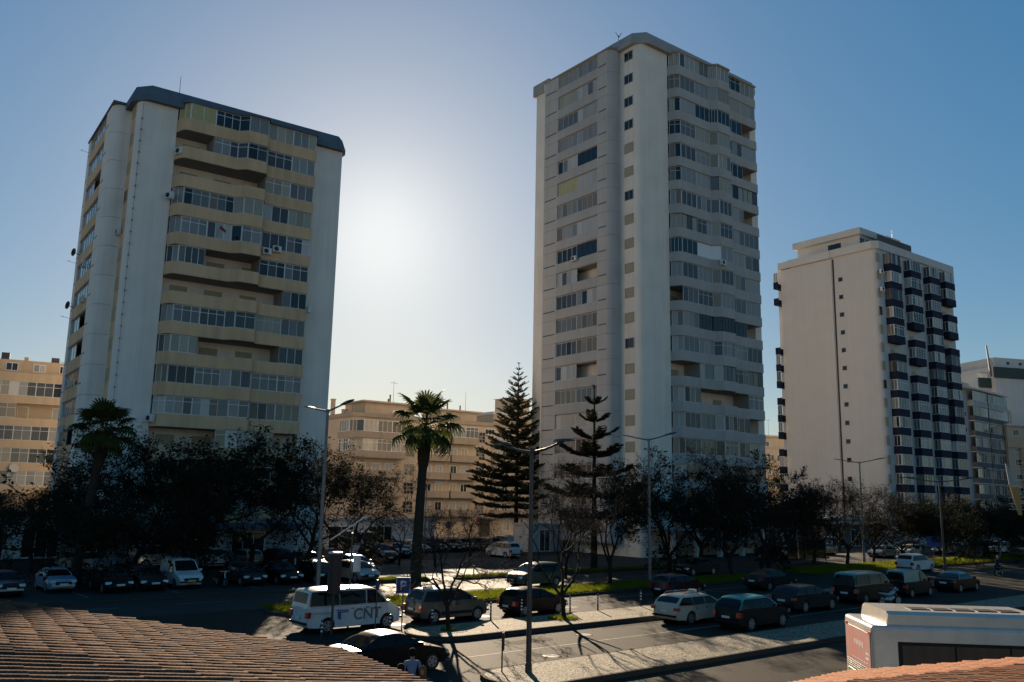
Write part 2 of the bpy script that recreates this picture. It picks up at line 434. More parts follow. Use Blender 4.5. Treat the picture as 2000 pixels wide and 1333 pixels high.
            ends = []
            if 6 in ks and 5 not in ks: ends.append(mid3)
            if 2 in ks and 1 not in ks: ends.append(mid1)
            if 5 not in ks and 4 in ks: ends.append(s3+0.3)
            if 1 in ks and 2 not in ks: ends.append(mid1)
            if 5 in ks and 6 not in ks: ends.append(mid3)
            for x in ends:
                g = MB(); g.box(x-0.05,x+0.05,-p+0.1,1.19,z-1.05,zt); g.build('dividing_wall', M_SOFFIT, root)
    # roof over the band, fascia round the roof
    zr = zs[-1]+fl-1.2
    b = MB(); ro = outline(0.12)
    b.prism([(x, y) for x, y in ro] + [(band1+0.1,-p-0.12),(band1+0.1,3.0),(band0,3.0)], zr, zr+0.22)
    b.box(-q-0.1, 1.0, V1-0.15, V5+0.1, zr, zr+0.2)
    b.build('roof_slab', style['roofslab'], root)
    b = MB(); o = 0.55; zf0, zf1 = ztop-1.6, ztop
    pf = [(-o,6.0),(-o,1.0-0.1),(0.9-0.1,-o),(PYL+0.6,-o),(band1+0.0,-o),(W-0.5,-o),(W+o,0.5),(W+o,7.0)]
    if style['taper']:
        for k in range(len(pf)-1):
            a_, c_ = pf[k], pf[k+1]
            mid = Vector((8,6)); 
        inner = [(-o+0.35,6.0),(-o+0.35,1.1),(0.95,-o+0.35),(PYL+0.6,-o+0.35),(band1,-o+0.35),(W-0.6,-o+0.35),(W+o-0.35,0.65),(W+o-0.35,7.0)]
        for k in range(len(pf)-1):
            A, B, I, J = pf[k], pf[k+1], inner[k], inner[k+1]
            zm = zf0+0.55
            b.add([(*A,zf0),(*B,zf0),(*B,zm),(*A,zm),(*J,zf1),(*I,zf1)], [(0,1,2,3),(3,2,4,5)])
        b.add([(*x,zf1-0.002) for x in inner], [tuple(range(len(inner)-1,-1,-1))[::-1]])
        b.add([(*x,zf0) for x in pf], [tuple(range(len(pf)))[::-1]])
    else:
        b.prism(pf, zf0, zf1)
    b.box(-o, 5.0, V5+0.55, D+0.5, zf0, zf1)
    b.box(0.3, 4.0, 6.003, V5+0.547, zf0-0.05, zf1-0.6)
    b.box(4.003, W-0.8, 7.003, D-0.5, zf0-0.1, zf1-0.3)
    b.build('roof_fascia', fasM, root)
    bud.finish()
    return root

# left tower ------------------------------------------------------
W_LEFT = wall_mat('left_tower_render', (0.82,0.75,0.67), (0.62,0.57,0.52))
B_LEFT = wall_mat('cream_balcony_paint', (0.72,0.48,0.28), (0.53,0.36,0.22), 0.5)
F_BLUE = wall_mat('blue_grey_fascia', (0.11,0.15,0.19), (0.07,0.09,0.12))
def left_left(i):
    r = random.Random(300+i)
    a = (M_ALU, 0.0, 3); bb = (M_ALU, 0.0, 3, ('window_glass','dark_glass'))
    if i in (2,5,6,11): return (None, a)
    return (bb if r.random() < .5 else a, a)
def left_small(i): return 'open' if i in (0,1,10) else M_SHUT_BEIGE
def left_right(i):
    r = random.Random(500+i)
    tr = {13:0.72,12:0.0,11:0.72,10:0.72,9:0.0,8:0.0,5:0.0,6:0.72,4:0.72}
    def f(k):
        fm = M_WHITE_FRAME if r.random() < .7 else M_ALU
        t = 0.72 if r.random() < .45 else 0.0
        if i == 13 and k in (0,1): return (fm, 0.0, 2, 'yellow_curtain')
        if i == 8 and k in (1,2): return (fm, 0.0, 4, ('window_glass',))
        return (fm, t, 0)
    return f
left_opens = {12:(0,1), 11:(0,1,2,3,4), 8:(), 7:(0,1,2,3,4,5), 8:(2,3,4), 5:(2,3,4), 2:(0,1,6), 1:(0,1)}
left_opens = {12:(0,1), 11:(0,1,2,3,4), 8:(2,3,4), 7:(0,1,2,3,4,5), 5:(2,3,4,5), 2:(0,1,2,6), 1:(2,3,4)}
LT = tower('apartment_tower', 'cream and white thirteen storey tower with blue grey roof edge, left of the sun', (-35.25,76.0), 54.5,
      range(-3,11), 12.98, 2.804, 43.75, 20.5, 3.5, 3.5, 17.1, (W_LEFT, B_LEFT, F_BLUE), left_opens,
      dict(panel=W_LEFT, vents=True, left=left_left, small=left_small, small_frame=B_LEFT, right=left_right, roofslab=F_BLUE, taper=True),
      dict(a=4.0, b=9.1, c=11.75, n4=2, lv0=6.6, lv1=14.6))
# orange strip on the pylon's left side and the riser pipe with its brackets
b = MB(); b.box(-0.012,0.006,1.05,2.85,0,42.1); b.build('painted_strip', B_LEFT, LT)
b = MB(); b.tube((0.35,-0.05,3),(0.35,-0.05,42.0),0.016,None,6)
for k in range(34): b.box(0.30,0.40,-0.08,0.12,4+k*1.1,4.12+k*1.1)
b.build('riser_pipe', M_POLE, LT)
for (x,z) in ((4.05,38.4-0.95),(3.55,33.55-0.6)): ac_unit(LT, (x-0.3,-0.75,z), math.radians(-60))
for (x,z) in ((9.2,35.0),(10.0,34.7)): ac_unit(LT, (x,1.0,z), 0)
for (x,z) in ((12.55,29.1),(13.55,29.5)): ac_unit(LT, (x,-1.5,z), 0)
ac_unit(LT, (3.4,-0.6,12.2), math.radians(-60)); ac_unit(LT, (17.3,-1.2,24.0), math.radians(90))
for (y,z) in ((8.0,23.8),(10.2,15.8),(9.4,27.6),(12.0,11.6)): ac_unit(LT, (-1.8,y,z), math.radians(-90))
ac_unit(LT, (-0.25,2.4,29.5), math.radians(-90))
antenna(LT, 3.8, 1.6, 43.7, 2.6, False)
b = MB(); b.tube((7.6,-1.35,29.9),(7.75,-2.1,30.9),0.015,None,5); b.build('flag_pole', M_POLE, LT)
b = MB(); b.add([(7.75,-2.1,30.9),(7.72,-1.95,30.65),(8.25,-2.0,30.3),(8.3,-2.15,30.45)],[(0,1,2,3)]); b.build('flag', mat('red_flag_cloth',(0.25,0.03,0.03),rough=.9), LT)
for (y,z) in ((14.6,30.2),(14.6,24.6)):
    b = MB(); b.disc((-2.1,y,z),(-1,0.6,0.3),0.42,0.05,14); b.tube((-2.1,y,z),(-1.5,y,z-0.2),0.03,None,5); b.build('satellite_dish', M_POLE_DARK, LT)
for (y,z) in ((14.3,41.0),(14.5,29.0),(14.6,23.2),(14.5,18.6)):
    b = MB(); b.tube((-1.5,y,z),(-2.6,y+0.3,z+0.25),0.018,None,5); b.tube((-2.4,y-0.3,z+0.2),(-2.4,y+0.6,z+0.24),0.014,None,5); b.build('antenna', M_POLE_DARK, LT)

# right tower ------------------------------------------------------
W_RIGHT = wall_mat('right_tower_render', (0.82,0.74,0.64), (0.64,0.57,0.50))
B_RIGHT = wall_mat('grey_balcony_paint', (0.44,0.415,0.39), (0.34,0.32,0.30))
P_RIGHT = wall_mat('grey_panel_paint', (0.50,0.465,0.43), (0.38,0.355,0.33))
F_GREY = wall_mat('grey_fascia', (0.36,0.35,0.33), (0.25,0.245,0.23))
def right_left(i):
    r = random.Random(900+i)
    A = (M_ALU, 0.0, 4); Wf = (M_WHITE_FRAME, 0.0, 4); Dk = (M_DARK_FRAME, 0.0, 4, 'dark_glass')
    n = i-4
    if n == 6: return (None, Wf)
    if n == 2: return (None, Wf)
    if n == 10: return (A, (M_ALU, 0.0, 4, 'yellow_curtain'))
    a = (A, Wf, A)[r.randrange(3)]; b_ = (A, Wf, A)[r.randrange(3)]
    if n in (11,7): a = Dk
    return (a, b_)
def right_small(i):
    n = i-4
    return 'open' if n in (15,14,13,12,9,3) else M_SHUT_BEIGE
def right_right(i):
    r = random.Random(1200+i); n = i-4
    base = [M_ALU, M_ALU, M_DARK_FRAME, M_WHITE_FRAME][r.randrange(4)]
    def f(k):
        if n == 7:
            if k in (0,1): return (M_ALU, 0.0, 3, 'dark_glass')
            if k in (2,3): return ('panel',)
            return (M_WHITE_FRAME, 0.0, 2)
        if n == 4 and k in (2,3,4,5): return (M_BROWN_FRAME, 0.75, 4 if k != 3 else 2, 'dark_glass')
        if n == 13 and k in (2,3,4,5): return (M_ALU, 0.0, 3, 'dark_glass')
        fm = base if r.random() < .6 else M_ALU
        return (fm, 0.72 if r.random() < .15 else 0.0, 0)
    return f
ro = {13+4:(6,), 11+4:(6,), 9+4:(6,), 4+4:(6,), 2+4:(0,1), 1+4:(2,3,4,5), 0+4:(6,), 5+4:(0,)}
RT = tower('apartment_tower', 'tall grey twenty storey tower with pale corner pylon, right of the sun', (14.75,97.0), 52.5,
      range(-4,16), 14.5, 2.98, 62.4, 22.2, 4.8, 4.8, 20.6, (W_RIGHT, B_RIGHT, F_GREY), ro,
      dict(panel=P_RIGHT, vents=True, left=right_left, small=right_small, small_frame=F_GREY, right=right_right, roofslab=F_GREY, taper=True),
      dict(a=5.4, b=11.2, c=14.3, n4=3, lv0=5.75, lv1=13.2))
ac_unit(RT, (11.9,-2.3,14.5+2.98*7-0.75), 0); ac_unit(RT, (-1.9,9.5,14.5+2.98*7-0.35), math.radians(-90))
b = MB(); b.tube((0.4,4.0,62),(0.4,4.0,63.6),0.04,None,6); b.tube((0.4,4.0,63.3),(0.75,3.8,64.0),0.05,0.03,5); b.tube((0.4,4.0,63.3),(0.05,4.2,64.0),0.05,0.03,5)
b.build('antenna', M_POLE_DARK, RT)
# ground floor columns and canopy of the right tower, half hidden by trees
for x in (2.5,6.5,10.5,14.5,18.5): b = MB(); b.box(x-0.25,x+0.25,-2.2,-1.7,0,3.0); b.build('column', W_RIGHT, RT)
b = MB(); b.box(0.5,20.5,-2.6,-0.02,3.0,3.25); b.build('canopy', F_GREY, RT)

# ------------------------------------------------------------------ white tower with navy balconies
W_T3 = wall_mat('third_tower_render', (0.54,0.525,0.50), (0.45,0.435,0.41), 0.22)
M_NAVY = mat('navy_balcony_paint', (0.009,0.015,0.034), rough=0.7, spec=0.12, noise=(0.016,0.024,0.045), scale=2)
T3 = thing('apartment_tower', 'white tower with stacked navy blue balconies and a blank end wall', 'apartment tower', (58.3,135.0,0), az_rot(53))
t3b = PaneBudget(T3)
b = MB(); rr = 0.9
b.prism(arc(rr,rr,rr,180,270,6)+[(24.6,0),(24.6,16),(0,16),(0,7.75)], 0, 47.0)
b.box(-0.16, 10, 7.9, 17.9, 0, 46.8)
b.build('wall', W_T3, T3, smooth=40)
b = MB(); b.box(-0.02,0.06,7.5,7.8,0,46.7); b.build('wall_joint', M_BLACK_METAL, T3)
b = MB(); o = 0.35
b.prism([(-o,0.5),(0.5,-o),(24.6+o,-o),(24.6+o,16.2),(-o,16.2)], 47.003, 48.3)
b.box(-o-0.16,9,16.203,18.2,46.9,48.1); b.box(-o-0.2,-o-0.003,7.9,16.2,46.9,48.2)
b.build('roof_parapet', W_T3, T3)
b = MB()
b.box(1.6,9.5,3.5,15.5,48.3,50.4); b.box(0.9,10.2,3.0,16.0,50.403,51.5)
b.box(12.5,19.2,5.0,11.0,48.3,51.2); b.box(12.2,16.6,4.6,11.4,51.203,52.6); b.box(16.9,19.4,4.8,9.0,51.203,51.7)
b.build('penthouse', W_T3, T3)
b = MB()
for k in range(12): b.box(3.0+k*0.9,3.0+k*0.9+0.82,1.2,1.26,48.35,50.3)
b.build('terrace_screen', mat('brown_screen',(0.07,0.055,0.05),rough=0.6), T3)
for x in (2.2,4.2): 
    b = MB(); b.box(x-0.6,x+0.6,3.44,3.52,48.9,49.9); b.build('penthouse_window', M_GLASS_DARK, T3)
b = MB(); b.box(1.52,1.62,7,9.4,48.8,49.8); b.build('penthouse_window', M_GLASS_DARK, T3)
b = MB(); b.box(13.0,15.6,4.92,5.02,49.6,50.7); b.build('penthouse_window', M_GLASS_DARK, T3)
for x,y in ((3.5,6),(5.2,9)): 
    b = MB(); b.tube((x,y,51.5),(x,y,52.1),0.5,0.3,8); b.build('roof_vent', W_T3, T3)
antenna(T3, 9.5, 2.2, 48.3, 4.2, False); antenna(T3, 10.2, 2.6, 48.3, 3.2, False)
for i in range(15):                                    # small bathroom windows on the blank wall
    z = 43.0-2.98*i
    if z < 1.5: break
    b = MB(); y0,y1 = 6.05,6.75; t=0.07
    b.box(-0.04,0.02,y0-t,y0,z-0.4,z+0.4); b.box(-0.04,0.02,y1,y1+t,z-0.4,z+0.4); b.box(-0.04,0.02,y0,y1,z+0.33,z+0.4); b.box(-0.06,0.02,y0,y1,z-0.4,z-0.33)
    w = b.build('small_window', F_GREY, T3)
    b = MB(); b.box(-0.015,0.012,y0,y1,z-0.33,z+0.33); b.build('pane', M_GLASS_DARK, w)
cols = [(2.2,5.4),(8.4,11.7),(14.7,18.0),(20.0,23.2)]
opens3 = {(0,5),(1,4),(1,6),(3,2),(3,4)}
for ci, (x0,x1) in enumerate(cols):
    for i in range(15):
        z = 44.65-2.935*i
        if z < 2.5: break
        r = random.Random(ci*40+i); p = 1.25
        b = MB(); b.strip([(x0,-0.003),(x0,-p),(x1,-p),(x1,-0.003)], 0.12, z-1.22, z); b.box(x0+0.12,x1-0.12,-p+0.12,-0.004,z-1.2,z-1.05)
        b.build('balcony', M_NAVY, T3)
        zt = z+2.935-1.24
        if i == 0: zt = z+1.75
        if (ci,i) in opens3:
            b = MB(); b.box(x0+0.6,x0+1.9,-0.04,0.01,z-1.0,z+0.9); s_ = b.build('balcony_door', F_GREY, T3)
            b = MB()
            for k in range(10): b.box(x0+0.68,x0+1.82,-0.055-0.004*(k%2),-0.041,z-0.95+k*0.18,z-0.95+k*0.18+0.172)
            b.build('shutter', M_SHUT_BEIGE, s_)
            continue
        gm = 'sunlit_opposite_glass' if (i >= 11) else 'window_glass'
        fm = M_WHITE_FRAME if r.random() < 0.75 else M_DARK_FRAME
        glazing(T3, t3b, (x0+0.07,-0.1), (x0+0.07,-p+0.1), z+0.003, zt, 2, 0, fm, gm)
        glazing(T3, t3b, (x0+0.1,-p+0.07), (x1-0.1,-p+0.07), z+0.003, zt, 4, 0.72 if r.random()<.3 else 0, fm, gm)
        b = MB(); b.box(x0,x1,-p,0.0,zt+0.003,zt+0.03); b.build('balcony_ceiling', W_T3, T3)
    # slot windows in the recess beside each column
    for i in range(15):
        z = 44.2-2.935*i
        if z < 2.5: break
        b = MB(); xa = x1+0.2 if ci < 3 else 23.4
        b.box(xa,xa+0.65,-0.05,0.01,z-0.6,z+0.6); w = b.build('small_window', F_GREY, T3)
        b = MB(); b.box(xa+0.06,xa+0.59,-0.062,-0.051,z-0.55,z+0.55); b.build('pane', M_GLASS_DARK if (i*3+ci)%4 else M_SHUT_BEIGE, w)
for i in range(15):                                    # shuttered windows near the corner
    z = 45.6-2.95*i
    if z < 2: break
    b = MB(); y0,y1 = 1.05,2.0
    xa,xb = 0.2,1.05
    b.box(xa-0.05,xb+0.05,-0.05,0.02,z-0.72,z+0.72)
    w = b.build('small_window', F_GREY, T3)
    if i in (3,7): b = MB(); b.box(xa,xb,-0.062,-0.051,z-0.66,z+0.66); b.build('pane', M_GLASS_DARK, w)
    else:
        b = MB()
        for k in range(9): b.box(xa,xb,-0.066-0.004*(k%2),-0.051,z-0.66+k*0.146,z-0.66+k*0.146+0.14)
        b.build('shutter', M_SHUT_BEIGE, w)
for z in (43.9,41.0): ac_unit(T3, (0.9,-0.4,z-1.0), 0)
# navy balconies on the far left side, seen edge on
for i in range(15):
    z = 44.65-2.935*i
    if z < 3: break
    if i in (2,3): continue
    b = MB(); b.strip([(1.4,18.95),(-0.95,18.95),(-0.95,18.0)], 0.12, z-1.2, z); b.box(-0.8,1.4,17.95,18.83,z-1.2,z-1.05); b.build('balcony', M_NAVY, T3)
    if i % 3 != 1: glazing(T3, t3b, (-0.88,18.9), (-0.88,18.05), z+0.003, z+1.69, 2, 0, M_WHITE_FRAME)
b = MB(); b.box(1.403,9,17.903,19.6,0,47.6); b.build('rear_wall', W_T3, T3)
t3b.finish()

# ------------------------------------------------------------------ lower apartment blocks in the background
W_PEACH = wall_mat('peach_render', (0.48,0.39,0.295), (0.39,0.315,0.24), 0.45)
W_PEACH2 = wall_mat('dull_peach_band', (0.33,0.27,0.21), (0.26,0.215,0.17), 0.45)
W_OCHRE = wall_mat('ochre_render', (0.46,0.355,0.24), (0.37,0.285,0.195), 0.45)
W_GREYB = wall_mat('pale_grey_render', (0.42,0.41,0.40), (0.33,0.32,0.31), 0.45)
W_DKBAND = wall_mat('dark_grey_band', (0.13,0.125,0.12), (0.09,0.09,0.09))
W_FARW = wall_mat('far_white_render', (0.58,0.55,0.51), (0.46,0.44,0.41))
def win(root, x0, x1, z0, z1, y=0.0, panes=2, kind='glass', axis='x', fm=None, sgn=-1):
    """a framed window let into a wall; axis 'x' lies on y = const, 'y' on x = const"""
    b = MB(); t = 0.06; d0, d1 = y+sgn*0.05, y-sgn*0.02
    d0, d1 = min(d0,d1), max(d0,d1)
    def bx(m, a0,a1,e0,e1,c0,c1):
        if axis == 'x': m.box(a0,a1,e0,e1,c0,c1)
        else: m.box(e0,e1,a0,a1,c0,c1)
    bx(b,x0-t,x0,d0,d1,z0-t,z1+t); bx(b,x1,x1+t,d0,d1,z0-t,z1+t); bx(b,x0,x1,d0,d1,z1,z1+t); bx(b,x0,x1,d0,d1,z0-t,z0)
    for k in range(1,panes): xx = x0+(x1-x0)*k/panes; bx(b,xx-0.025,xx+0.025,d0+0.01,d1-0.002,z0,z1)
    w = b.build('window', fm or M_WHITE_FRAME, root)
    if kind == 'shutter':
        g = MB(); n = max(6,int((z1-z0)/0.15)); h = (z1-z0)/n
        for k in range(n): bx(g,x0,x1,d0+0.012+0.004*(k%2),d1-0.004,z0+k*h,z0+k*h+h*0.95)
        g.build('shutter', M_SHUT_GREY if rnd.random() < .5 else M_SHUT_BEIGE, w)
    else:
        for k in range(panes):
            g = MB(); xa = x0+(x1-x0)*k/panes+0.025*(k>0); xb = x0+(x1-x0)*(k+1)/panes-0.025*(k<panes-1)
            bx(g,xa,xb,d0+0.03,d1-0.006,z0,z1); g.build('pane', M_GLASS_DARK if kind == 'dark' else MATS[grnd.choice(GLASSES[1:])], w)
    return w
# centre block
PB = thing('apartment_block', 'peach six storey apartment block behind the palm in the gap between the towers', 'apartment block', (-23.15,128.0,0), az_rot(54))
pbb = PaneBudget(PB)
b = MB(); b.box(0,34,0,14,0,17.6); b.build('wall', W_PEACH, PB)
b = MB(); b.box(-0.25,34.25,-0.25,14.25,17.603,18.2); b.build('cornice', W_PEACH2, PB)
b = MB(); b.box(-0.9,1.5,14.003,17.5,0,15.0); b.build('side_wing', W_PEACH, PB)
PF = [15.4,12.6,9.8,7.0,4.2]
for i, z in enumerate(PF):
    # curved corner balcony
    b = MB(); path = [(-0.4,4.2)] + [(-0.4,1.2)] + arc(1.2,0.2,1.6,180,270,5) + [(8.2,-1.4),(8.2,-0.003)]
    b.strip(path, 0.14, z-1.05, z); b.prism(path[1:]+[(0.6,-0.003)], z-1.08, z-0.95); b.build('balcony', W_PEACH2, PB, smooth=40)
    if i in (0,1):
        zt = z+1.72
        pts = [(0.25,-1.0),(1.2,-1.33),(3.4,-1.33),(5.8,-1.33),(8.15,-1.33)]
        glazing(PB, pbb, (-0.33,3.9), (-0.33,0.6), z+0.003, zt, 4, 0.7 if i else 0, M_WHITE_FRAME)
        glazing(PB, pbb, (-0.3,0.55), (1.15,-1.3), z+0.003, zt, 2, 0, M_WHITE_FRAME)
        for k in range(1,4): glazing(PB, pbb, pts[k], pts[k+1], z+0.003, zt, 3, 0.7 if i else 0, M_WHITE_FRAME)
    else:
        for x in (1.0,3.4,5.6): win(PB, x, x+1.25, z-0.9, z+1.0, 0.0, 2, 'shutter' if (x > 2 or i < 3) else 'dark')
    for (x0,x1,gl) in ((12.0,16.3,i==1),(16.6,21.6,i==0)):
        b = MB(); b.strip([(x0,-0.003),(x0,-1.2),(x1,-1.2),(x1,-0.003)], 0.14, z-1.05, z); b.box(x0+0.14,x1-0.14,-1.06,-0.003,z-1.08,z-0.95); b.build('balcony', W_PEACH2, PB)
        if gl: 
            glazing(PB, pbb, (x0+0.1,-1.13), ((x0+x1)/2,-1.13), z+0.003, z+1.7, 3, 0.7, M_WHITE_FRAME); glazing(PB, pbb, ((x0+x1)/2,-1.13), (x1-0.1,-1.13), z+0.003, z+1.7, 3, 0.7, M_WHITE_FRAME)
        else:
            win(PB, x0+0.5, x0+1.6, z-0.9, z+1.1, 0.0, 2, 'shutter' if (i+int(x0))%3 else 'dark'); win(PB, x0+2.5, x0+3.6, z-0.9, z+1.1, 0.0, 2, 'dark' if (i+int(x0))%3==1 else 'shutter')
    for x0 in (8.85,21.9):                              # stair windows, block of nine lights
        b = MB(); w_=1.65
        for k in range(4): b.box(x0+k*w_/3-0.04,x0+k*w_/3+0.04,-0.06,0.02,z-0.55,z+1.1)
        for k in range(4): b.box(x0+0.04,x0+w_-0.04,-0.057,0.02,z-0.55+k*0.55-0.04,z-0.55+k*0.55+0.04) if k else None
        w = b.build('stair_window', W_PEACH2, PB)
        for kx in range(3):
            for kz in range(3):
                g = MB(); g.box(x0+kx*w_/3+0.05,x0+(kx+1)*w_/3-0.05,-0.02,0.012,z-0.5+kz*0.55,z-0.5+kz*0.55+0.46)
                g.build('pane', M_GLASS if (kx==1 and kz==1) else M_GLASS_DARK, w)
    for (x0,x1) in ((24.8,29.8),(30.2,33.8)):
        b = MB(); b.strip([(x0,-0.003),(x0,-1.2),(x1,-1.2),(x1,-0.003)], 0.14, z-1.05, z); b.box(x0+0.14,x1-0.14,-1.06,-0.003,z-1.08,z-0.95); b.build('balcony', W_PEACH2, PB)
        win(PB, x0+0.7, x0+1.9, z-0.9, z+1.1, 0.0, 2, 'shutter'); win(PB, x0+2.4, x0+3.4, z-0.9, z+1.1, 0.0, 2, 'dark')
    win(PB, 1.5+(i%2)*0.1, 2.1, z+0.2, z+0.9, 0.0, 1, 'dark', 'y')
    b = MB(); b.strip([(-0.9,17.5),(-2.2,17.5),(-2.2,13.9),(-0.003,13.9)], -0.14, z-1.05, z); b.box(-2.1,-0.003,14,17.4,z-1.08,z-0.95); b.build('balcony', W_PEACH2, PB)
win(PB, 23.6, 25.4, 16.3, 17.1, 0.0, 3, 'dark')
win(PB, 27.5, 28.8, 1.0, 3.2, 0.0, 2, 'glass'); win(PB, 31.0, 32.3, 1.0, 3.2, 0.0, 2, 'glass'); win(PB, 13.0, 14.2, 1.0, 2.6, 0.0, 2, 'dark')
b = MB(); b.box(22.9,24.9,-0.05,0.02,0,2.7); b.build('door', mat('dark_door',(0.05,0.035,0.025),rough=0.5), PB)
b = MB(); b.box(22.4,25.4,-1.3,-0.003,2.9,3.1); b.build('door_canopy', W_PEACH2, PB)
b = MB(); b.box(3.8,12.5,4,11,18.2,20.3); b.box(3.2,13.2,3.4,11.6,20.303,20.55); b.box(17.5,24.5,4,10,18.2,20.0); b.box(16.9,25.4,3.4,10.6,20.003,20.25); b.build('penthouse', W_PEACH, PB)
b = MB(); b.box(18.5,19.4,3.94,4.02,18.9,19.7); b.build('penthouse_window', M_GLASS_DARK, PB)
for (x,y,h,w_) in ((0.6,9,2.6,0.55),(2.1,8,1.0,0.7),(20.3,4.4,0,0.2)):
    if h: b = MB(); b.box(x,x+w_,y,y+w_,18.2,18.2+h); b.box(x-0.08,x+w_+0.08,y-0.08,y+w_+0.08,18.2+h,18.2+h+0.12); b.build('chimney', W_PEACH, PB)
for (x,h) in ((8.6,21.9),(8.3,21.2),(19.3,21.4),(21.8,21.2)):
    b = MB(); b.tube((x,5,20.2),(x,5,h),0.12,0.12,6); b.build('flue', M_POLE_DARK, PB)
antenna(PB, 8.9, 4.5, 20.5, 3.6); antenna(PB, 22.6, 4.6, 20.2, 3.4, False); antenna(PB, 2.6, 6, 18.2, 2.2, False)
pbb.finish()
# second peach block further right, behind the pine
PB2 = thing('apartment_block', 'pale peach block with a lift tower, partly hidden behind the tall pine', 'apartment block', (-3.0,152.0,0), az_rot(54))
b = MB(); b.box(0,26,0,12,0,20.5); b.box(4.5,9,1.5,6,20.5,24.0); b.build('wall', W_PEACH, PB2)
b = MB(); b.box(-0.2,26.2,-0.2,12.2,20.5,21.0); b.build('cornice', W_FARW, PB2)
for i in range(6):
    z = 18.0-2.9*i
    for x in (1.2,4.2,8.0,12.0,15.5): win(PB2, x, x+1.3, z-0.6, z+0.7, 0.0, 2, 'shutter' if (i+int(x))%2 else 'dark')
antenna(PB2, 1.5, 1.5, 21, 2.6)
# ochre block at the far left
LB = thing('apartment_block', 'ochre balcony block cut off by the left edge, behind the cream tower', 'apartment block', (-61.0,105.0,0), az_rot(62))
lbb = PaneBudget(LB)
b = MB(); b.box(-14,16,1.3,13,0,21.75); b.box(-14,16,0.0,1.297,19.95,20.05); b.build('wall', W_OCHRE, LB)
for i in range(7):
    z = 19.0+0.0-2.7*i
    zt = z+0.95
    b = MB(); b.box(-14,16,-0.003,0.15,z,zt); b.box(-14,16,0.15,1.297,z+0.05,z+0.18); b.build('balcony_parapet', W_OCHRE, LB)
    if z < 3: break
    for k in range(9):
        x0 = -8.5+k*1.9
        if x0 > 9: break
        if (i == 1 and k >= 5) or (i == 5) or (i==4 and k > 7):
            if k % 2: win(LB, x0+0.2, x0+1.3, z-1.75, z-0.35, 1.3, 1, 'shutter')
            continue
        glazing(LB, lbb, (x0,0.08), (x0+1.9,0.08), z-1.747, z-0.003, 2, 0.68, M_ALU, 'window_glass')
for x in (-0.6,2.4,5.3): win(LB, x, x+1.2 if x < 5 else x+0.6, 20.45, 21.3, 1.3, 2, 'dark' if x != 2.4 else 'glass')
for (x,w_,h) in ((-1.3,0.9,0.9),(1.2,0.5,0.5),(4.2,0.9,0.7)): b = MB(); b.box(x,x+w_,2,2+w_,21.75,21.75+h); b.build('chimney', M_POLE_DARK if w_ > .6 else W_OCHRE, LB)
b = MB(); b.disc((1.55,-0.2,8.5),(0.3,-1,0.4),0.55,0.06,16); b.tube((1.55,-0.2,8.5),(1.55,0.0,7.6),0.05,None,6); b.build('satellite_dish', M_SHUT_GREY, LB)
lbb.finish()
# grey block right of the white tower
GB = thing('apartment_block', 'pale grey seven storey block with dark balcony fronts right of the navy balconies', 'apartment block', (86.0,165.0,0), az_rot(48))
gbb = PaneBudget(GB)
b = MB(); b.box(-2,21.6,0,14,0,28.6); b.box(6,13,3,10,28.6,31.0); b.build('wall', W_GREYB, GB)
b = MB(); b.box(-2.2,21.9,-1.3,14.2,28.6,28.95); b.build('cornice', W_FARW, GB)
for i in range(8):
    z = 26.6-2.98*i
    for (x0,x1,n) in ((3.2,10.5,6),(11.1,21.2,8)):
        b = MB(); b.strip([(x0,-0.003),(x0,-1.1),(x1,-1.1),(x1,-0.003)], 0.14, z-0.95, z); b.build('balcony', W_DKBAND if i else W_GREYB, GB)
        b = MB(); b.box(x0,x1,-1.1,-0.003,z-1.1,z-0.955); b.build('balcony_slab', W_FARW, GB)
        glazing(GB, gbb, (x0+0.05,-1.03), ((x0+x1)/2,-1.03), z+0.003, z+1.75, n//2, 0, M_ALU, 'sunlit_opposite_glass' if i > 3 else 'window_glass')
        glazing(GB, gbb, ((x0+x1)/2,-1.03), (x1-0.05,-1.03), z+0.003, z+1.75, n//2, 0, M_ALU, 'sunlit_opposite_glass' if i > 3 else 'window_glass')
    if i in (1,2): win(GB, 1.2, 2.0, z-0.3, z+0.5, 0.0, 1, 'dark')
for (x,h) in ((6.5,31.9),(8.5,32.3),(9.2,31.6)): b = MB(); b.tube((x,4,31),(x,4,h),0.25,0.25,7); b.build('flue', M_POLE_DARK, GB)
gbb.finish()
# white block far right with a green band
FB = thing('apartment_block', 'far white block with a dark green roof band and a leaning mast', 'apartment block', (104.6,190.0,0), az_rot(75))
b = MB(); b.box(3.0,30,0,16,0,37.2); b.box(3.6,30,0.5,15,37.2,39.3); b.box(0,2.997,1.5,14,0,33.0); b.build('wall', W_FARW, FB)
b = MB(); b.box(2.6,30,-0.35,0.0-0.003,34.6,37.0); b.box(-0.3,3.2,1.1,1.497,32.4,34.6); b.build('roof_band', mat('dark_green_band',(0.025,0.05,0.04),rough=0.7), FB)
for (x,z) in ((6.8,37.8),(10.2,37.8)): win(FB, x, x+0.9, z, z+0.7, 0.5, 1, 'dark')
glazing(FB, PaneBudget(FB), (0.2,1.4), (2.9,1.4), 29.0, 31.2, 3, 0, M_WHITE_FRAME)
win(FB, 5.2, 6.6, 24, 27.5, 0.0, 2, 'glass')
b = MB(); b.tube((2.9,1,35),(2.2,1,42.0),0.26,0.16,8); b.tube((4.2,1,37.0),(2.5,1,39.5),0.06,None,5); b.build('mast', M_POLE, FB)
b = MB()
for k in range(6): b.tube((-0.3+k*0.55,1.3,34.6),(-0.3+k*0.55,1.3,35.7),0.04,None,5)
b.tube((-0.3,1.3,35.7),(2.5,1.3,35.7),0.05,None,5); b.build('terrace_railing', M_POLE, FB)
